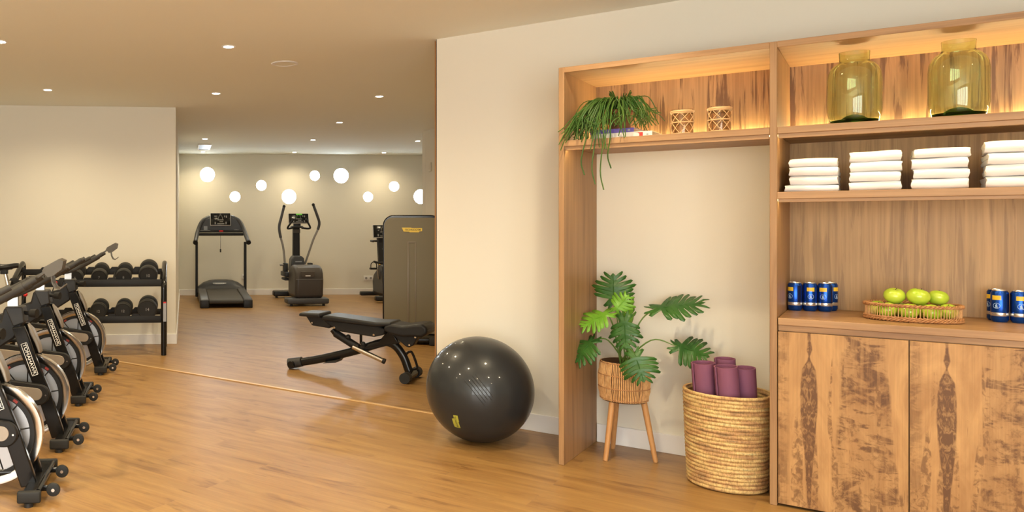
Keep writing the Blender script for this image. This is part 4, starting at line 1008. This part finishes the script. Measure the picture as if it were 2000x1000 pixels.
for sg in (-1, 1):
    x0, x1 = sorted((sg * .40, sg * .27))
    sr = MB().prism([(.0, .02), (0, .12), (.03, .142), (1.35, .185), (1.9, .185), (1.9, .03)], x0, x1, 'yz').build('side_rail', PLAST3, tm, bev=.012)
    MB().box(x0 - .004, x1 + .004, -.012, .10, 0, .125, .012, 3).build('rear_cap', PLAST2, sr)
MB().prism([(.02, .06), (.0, .095), (.02, .128), (1.5, .172), (1.5, .10)], -.27, .27, 'yz').build('running_belt', BELT, tm, bev=.02)
hd = MB(); rows = []
for k in range(9):
    x = -.41 + .82 * k / 8; e = 1 - abs(x / .41) ** 3.2
    rows.append([hd.bm.verts.new(p) for p in ((x, 1.45, .12), (x, 1.45, .165 + .02 * e), (x, 1.56, .19 + .115 * e), (x, 1.75, .19 + .13 * e), (x, 1.95, .17 + .05 * e), (x, 2.0, .05))])
for a, b in zip(rows, rows[1:]): hd.bridge(a, b)
hd.bm.faces.new(rows[0]); hd.bm.faces.new(rows[-1]); hdo = hd.build('motor_hood', PLAST3, tm, ang=50)
mh = basis((-.03, 1.510, .262), (1, 0, 0), (0, .62, .65)); MB().prism([(-.118, .02), (.118, .02), (.112, -.012), (.05, -.018), (-.06, -.018), (-.115, -.012)], -.003, .004, 'xy').xf(mh).build('name_plate', GREYP, hdo, 'light grey name plate')
text_mesh('TECHNOGYM', .026, mh @ Matrix.Translation((0, .001, .0042)), 'lettering', WHITE, hdo, .0005)
for sg in (-1, 1):
    MB().prism([(1.58, .03), (1.68, .03), (1.66, .98), (1.59, .98)], *sorted((sg * .40, sg * .445)), 'yz').build('upright', BLACKM, tm, bev=.006)
    MB().tube(smooth([(sg * .10, 1.68, 1.415), (sg * .22, 1.67, 1.40), (sg * .33, 1.63, 1.33), (sg * .40, 1.55, 1.18), (sg * .435, 1.42, 1.05), (sg * .45, 1.28, .985)], 5), .036, 14).build('handrail', PLAST3, tm)
    MB().tube([(sg * .45, 1.29, .99), (sg * .452, 1.255, .974)], .041, 16).build('rail_end', BLACKM, tm)
MB().prism([(-.37, 1.15), (.37, 1.15), (.345, 1.28), (.28, 1.37), (.18, 1.405), (-.18, 1.405), (-.28, 1.37), (-.345, 1.28)], 1.62, 1.70).build('dashboard', PLAST3, tm, bev=.01)
cb_ = MB().tube([(-.39, 1.56, 1.165), (.39, 1.56, 1.165)], .022, 12).tube([(-.39, 1.57, 1.112), (.39, 1.57, 1.112)], .024, 12).build('cross_bar', PLAST2, tm)
MB().box(-.035, .035, 1.53, 1.56, 1.155, 1.185, .006).build('stop_button', RED, cb_, 'red stop button')
MB().tube([(-.01, 1.54, 1.13), (-.012, 1.54, .85)], .003, 6).build('safety_cord', BLACKM, tm); MB().box(-.024, 0, 1.53, 1.55, .80, .86, .006).build('cord_clip', BLACKM, tm)
console(tm, .36, .225, (-.012, 1.55, 1.372), 14); 
MB().box(-.30, -.235, 1.612, 1.619, 1.17, 1.255).build('sticker', GREYP, tm, 'grey sticker'); MB().lathe([(0, 0), (.04, 0), (.042, .02), (0, .02)], 20, (.265, 1.60, 1.175)).build('bottle_holder', GREYP, tm)

# ------------------------------------------------------------------ cross trainer
ct = thing('cross_trainer', 'dark grey elliptical cross trainer with tall curved arms in the back room', 'cross trainer', (.945, 12.33, 0), R(8))
MB().box(-.335, .335, 0, .30, .035, .125, .025, 3).build('rear_base', PLAST3, ct)
m = MB()
for x in (-.26, .26): m.cyl((x, .08, 0), (x, .08, .04), .022)
for x in (-.24, .24): m.cyl((x, 1.52, 0), (x, 1.52, .03), .022)
m.build('levelling_feet', BLACKM, ct)
MB().box(-.30, .30, 1.42, 1.62, .03, .12, .02, 3).build('front_base', PLAST2, ct); MB().box(-.06, .06, .25, 1.5, .05, .12, .01).build('spine_beam', PLAST2, ct)
MB().prism([(.06, .12), (.03, .40), (.06, .52), (.12, .60), (.22, .632), (.45, .632), (.60, .58), (.68, .45), (.68, .12)], -.20, .255, 'yz').build('drive_housing', mat('housing_brown', (.055, .046, .04), .42), ct, bev=.055).modifiers['bevel'].segments = 5
MB().box(-.195, .25, .026, .04, .42, .424).build('housing_seam', GREYT, ct); MB().prism([(-.12, .545), (.11, .545), (.105, .47), (.08, .455), (-.09, .455), (-.115, .47)], .022, .035).build('service_cover', mat('cover_brown', (.07, .058, .048), .38), ct, bev=.004)
MB().box(-.045, .035, .017, .024, .470, .486).build('name_plate', WHITEP, ct)
MB().prism([(-.13, .50), (.13, .50), (.10, .72), (.06, .76), (-.07, .76), (-.11, .70)], .80, 1.05).build('column_shroud', PLAST3, ct, bev=.02); MB().box(-.05, .06, .792, .801, .655, .672).build('shroud_plate', GREYP, ct)
MB().prism([(.93, .55), (1.05, .55), (1.02, 1.24), (.94, 1.24)], -.057, .057, 'yz').build('column', BLACKM, ct, bev=.012); MB().box(-.058, .058, .925, .94, 1.14, 1.20).build('column_badge', BRACK, ct)
console(ct, .35, .175, (.02, .86, 1.385), 18, 2); MB().box(-.035, .065, .80, .815, 1.442, 1.464).xf(Matrix.Identity(4)).build('lit_display', SCRG, ct, 'green lit display')
MB().lathe([(0, 0), (.10, 0), (.115, .015), (.10, .035), (0, .035)], 28, (.0, .92, 1.225)).box(-.06, .06, .88, .95, 1.25, 1.31, .01).build('tray', PLAST, ct)
for sg in (-1, 1):
    MB().tube(smooth([(sg * .08, .90, 1.225), (sg * .17, .80, 1.215), (sg * .19, .74, 1.235), (sg * .145, .70, 1.31), (sg * .10, .68, 1.375)], 5), .016, 10).build('fixed_handle', BLACKM, ct)
for pts in ([(-.245, .78, 1.585), (-.29, .79, 1.40), (-.325, .79, 1.25), (-.305, .80, 1.10), (-.25, .83, .90), (-.215, .86, .62)], [(.215, .62, 1.61), (.295, .66, 1.42), (.335, .70, 1.31), (.315, .72, 1.20), (.245, .76, 1.03), (.185, .84, .80), (.135, .90, .62)]):
    q = smooth(pts, 5); cut = 17 if len(pts) == 6 else 16
    a = MB().tube(q[cut - 2:], .018, 12).build('moving_arm', GREYT, ct, 'silver grey lower arm'); MB().tube(q[:cut], .023, 12).build('grip', PLAST3, a); MB().ball(q[0], .026).build('grip_end', BLACKM, a)
m = MB()
for sg in (-1, 1): m.box(sg * .215 - .045, sg * .215 + .045, .60, 1.02, .42, .50, .012); m.box(sg * .21 - .035, sg * .21 + .035, .78, .92, .48, .64, .012); m.box(sg * .20 - .06, sg * .20 + .06, .66, .95, .36, .40, .012)
m.build('foot_rail', PLAST2, ct); MB().tube([(-.30, .86, .61), (-.20, .86, .61)], .02, 12).build('pivot', GREYT, ct)

# ------------------------------------------------------------------ upright bike
ub = thing('upright_bike', 'dark upright exercise bike half hidden behind the taupe weight machine', 'exercise bike', (2.34, 12.93, 0), R(5))
MB().box(-.26, .26, -.06, .06, .03, .11, .02, 3).build('rear_base', PLAST2, ub); MB().box(-.28, .28, .93, 1.05, .03, .10, .02, 3).build('front_base', PLAST2, ub); MB().box(-.05, .05, 0, 1.0, .06, .13, .01).build('spine_beam', PLAST2, ub)
MB().prism([(.15, .10), (.12, .28), (.22, .45), (.34, .60), (.46, .62), (.62, .50), (.80, .42), (.88, .30), (.84, .10)], -.09, .09, 'yz').build('drive_housing', PLAST, ub, bev=.03)
MB().prism([(.40, .55), (.54, .55), (.66, 1.10), (.58, 1.12)], -.075, .075, 'yz').build('column', BLACKM, ub, bev=.015)
MB().box(-.095, -.075, .36, .42, .598, .612, .004).build('yellow_mark', YELH, ub)
MB().tube(smooth([(-.215, .30, 1.0), (-.225, .42, 1.005), (-.16, .56, 1.0), (0, .60, 1.0), (.16, .56, 1.0), (.225, .42, 1.005), (.215, .30, 1.0)], 5), .018, 12).build('handlebar', FOAM, ub)
MB().tube(smooth([(-.18, .40, .655), (-.10, .42, .635), (.0, .43, .635), (.10, .42, .635), (.18, .40, .655)], 5), .018, 12).build('phone_shelf', PLAST, ub)
console(ub, .36, .225, (0, .47, 1.165), 14, 3)
for sg, dz in ((-1, .18), (1, -.15)):
    ck = MB().tube([(sg * .10, .38, .36), (sg * .13, .36, .36 + dz)], .014, 10).build('crank_arm', ALU, ub)
    pd = MB().box(*sorted((sg * .15, sg * .26)), .30, .40, .36 + dz - .015, .36 + dz + .015, .005).build('pedal', BLACKM, ck)
    MB().tube(smooth([(sg * .155, .31, .37 + dz), (sg * .16, .31, .44 + dz), (sg * .205, .31, .475 + dz), (sg * .25, .31, .44 + dz), (sg * .255, .31, .37 + dz)], 4), .008, 8).build('strap', BLACKM, pd)
MB().tube([(0, .22, .5), (0, .05, .85)], .024, 12).build('seat_post', CHROME, ub)
MB().ball((0, .02, .88), .13, .15, .045).build('saddle', LEATH, ub)

# ------------------------------------------------------------------ weight machine
wm = thing('weight_machine', 'tall taupe-panelled weight stack machine with yellow name plate', 'weight machine', (1.50, 8.78, 0), R(-12))
def rr_poly(x0, x1, z0, z1, r, n=8):
    P = [(x0, z0), (x1, z0)]
    for k in range(n + 1): a = PI / 2 * k / n; P.append((x1 - r + r * math.cos(a), z1 - r + r * math.sin(a)))
    for k in range(n + 1): a = PI / 2 + PI / 2 * k / n; P.append((x0 + r + r * math.cos(a), z1 - r + r * math.sin(a)))
    return P
MB().prism(rr_poly(0, .64, .07, 1.395, .12), .0, .42).build('shroud', BLACK, wm, bev=.012)
pn = MB().prism(rr_poly(.016, .624, .08, 1.365, .095), -.014, .004).build('panel', TAUPE, wm, bev=.006)
MB().box(.272, .288, -.022, -.012, .09, 1.09, .003).box(.352, .364, -.019, -.012, .09, 1.09, .003).box(.272, .364, -.020, -.012, 1.085, 1.10, .003).build('rib', TAUPE2, pn)
pm = basis((.325, -.0185, 1.228), (1, 0, 0), (0, 0, 1))
py = MB().prism([(-.115, .026), (-.02, .026), (.0, .022), (.105, .022), (.105, -.012), (.075, -.016), (.07, -.026), (-.03, -.026), (-.035, -.018), (-.095, -.018)], 0, .005, 'xy').xf(basis((.325, -.0145, 1.228), (1, 0, 0), (0, 0, 1))).build('name_plate', YEL, pn, 'yellow name plate')
text_mesh('TECHNOGYM', .026, basis((.328, -.0205, 1.229), (1, 0, 0), (0, 0, 1)), 'lettering', DARKT, py, .0004, sx=1.05)
MB().box(.02, .60, .03, .40, .02, .08, .01).build('base', BLACKM, wm); MB().box(.30, .64, -.30, .10, .025, .075, .012).build('front_beam', BLACK, wm); MB().box(.50, .66, -.34, -.24, 0, .08, .015).build('foot', RUBBER, wm)
MB().tube([(.34, -.20, .075), (.34, -.20, .13)], .012, 10).build('lever_stem', BLACKM, wm); MB().ball((.38, -.20, .14), .07, .03, .022).build('adjust_lever', YELH, wm, 'yellow adjustment lever')
# back room electrics
def plate(name, lab, cat, x, z, w_=.085, h=.085, n=1):
    t = thing(name, lab, cat, (x, bY(x) - .001, z), R(3.15))
    MB().box(-w_ * n / 2, w_ * n / 2, -.012, 0, -h / 2, h / 2, .003).build('cover', WHITEP, t)
    m = MB()
    for k in range(n):
        cx = (-w_ * n / 2 + w_ * (k + .5)); m.lathe([(0, -.013), (.022, -.013), (.022, -.0115), (0, -.0115)], 20, (cx, 0, 0), 'y')
    m.build('socket_face', GREYT, t)
plate('wall_socket', 'white socket low on back wall, right of the treadmill', 'socket', -.075, .335); plate('wall_socket', 'white double socket low on back wall beside the upright bike', 'socket', 2.20, .30, n=2)
sw = thing('wall_switch', 'faint square switch plate on the pale partition wall', 'switch', (2.418, 10.45, 2.05), R(-84.8))
MB().box(-.05, .05, -.012, 0, -.06, .06, .003).build('cover', WALL, sw); MB().box(-.03, .03, -.016, -.012, -.035, .035, .002).build('rocker', WALL, sw)
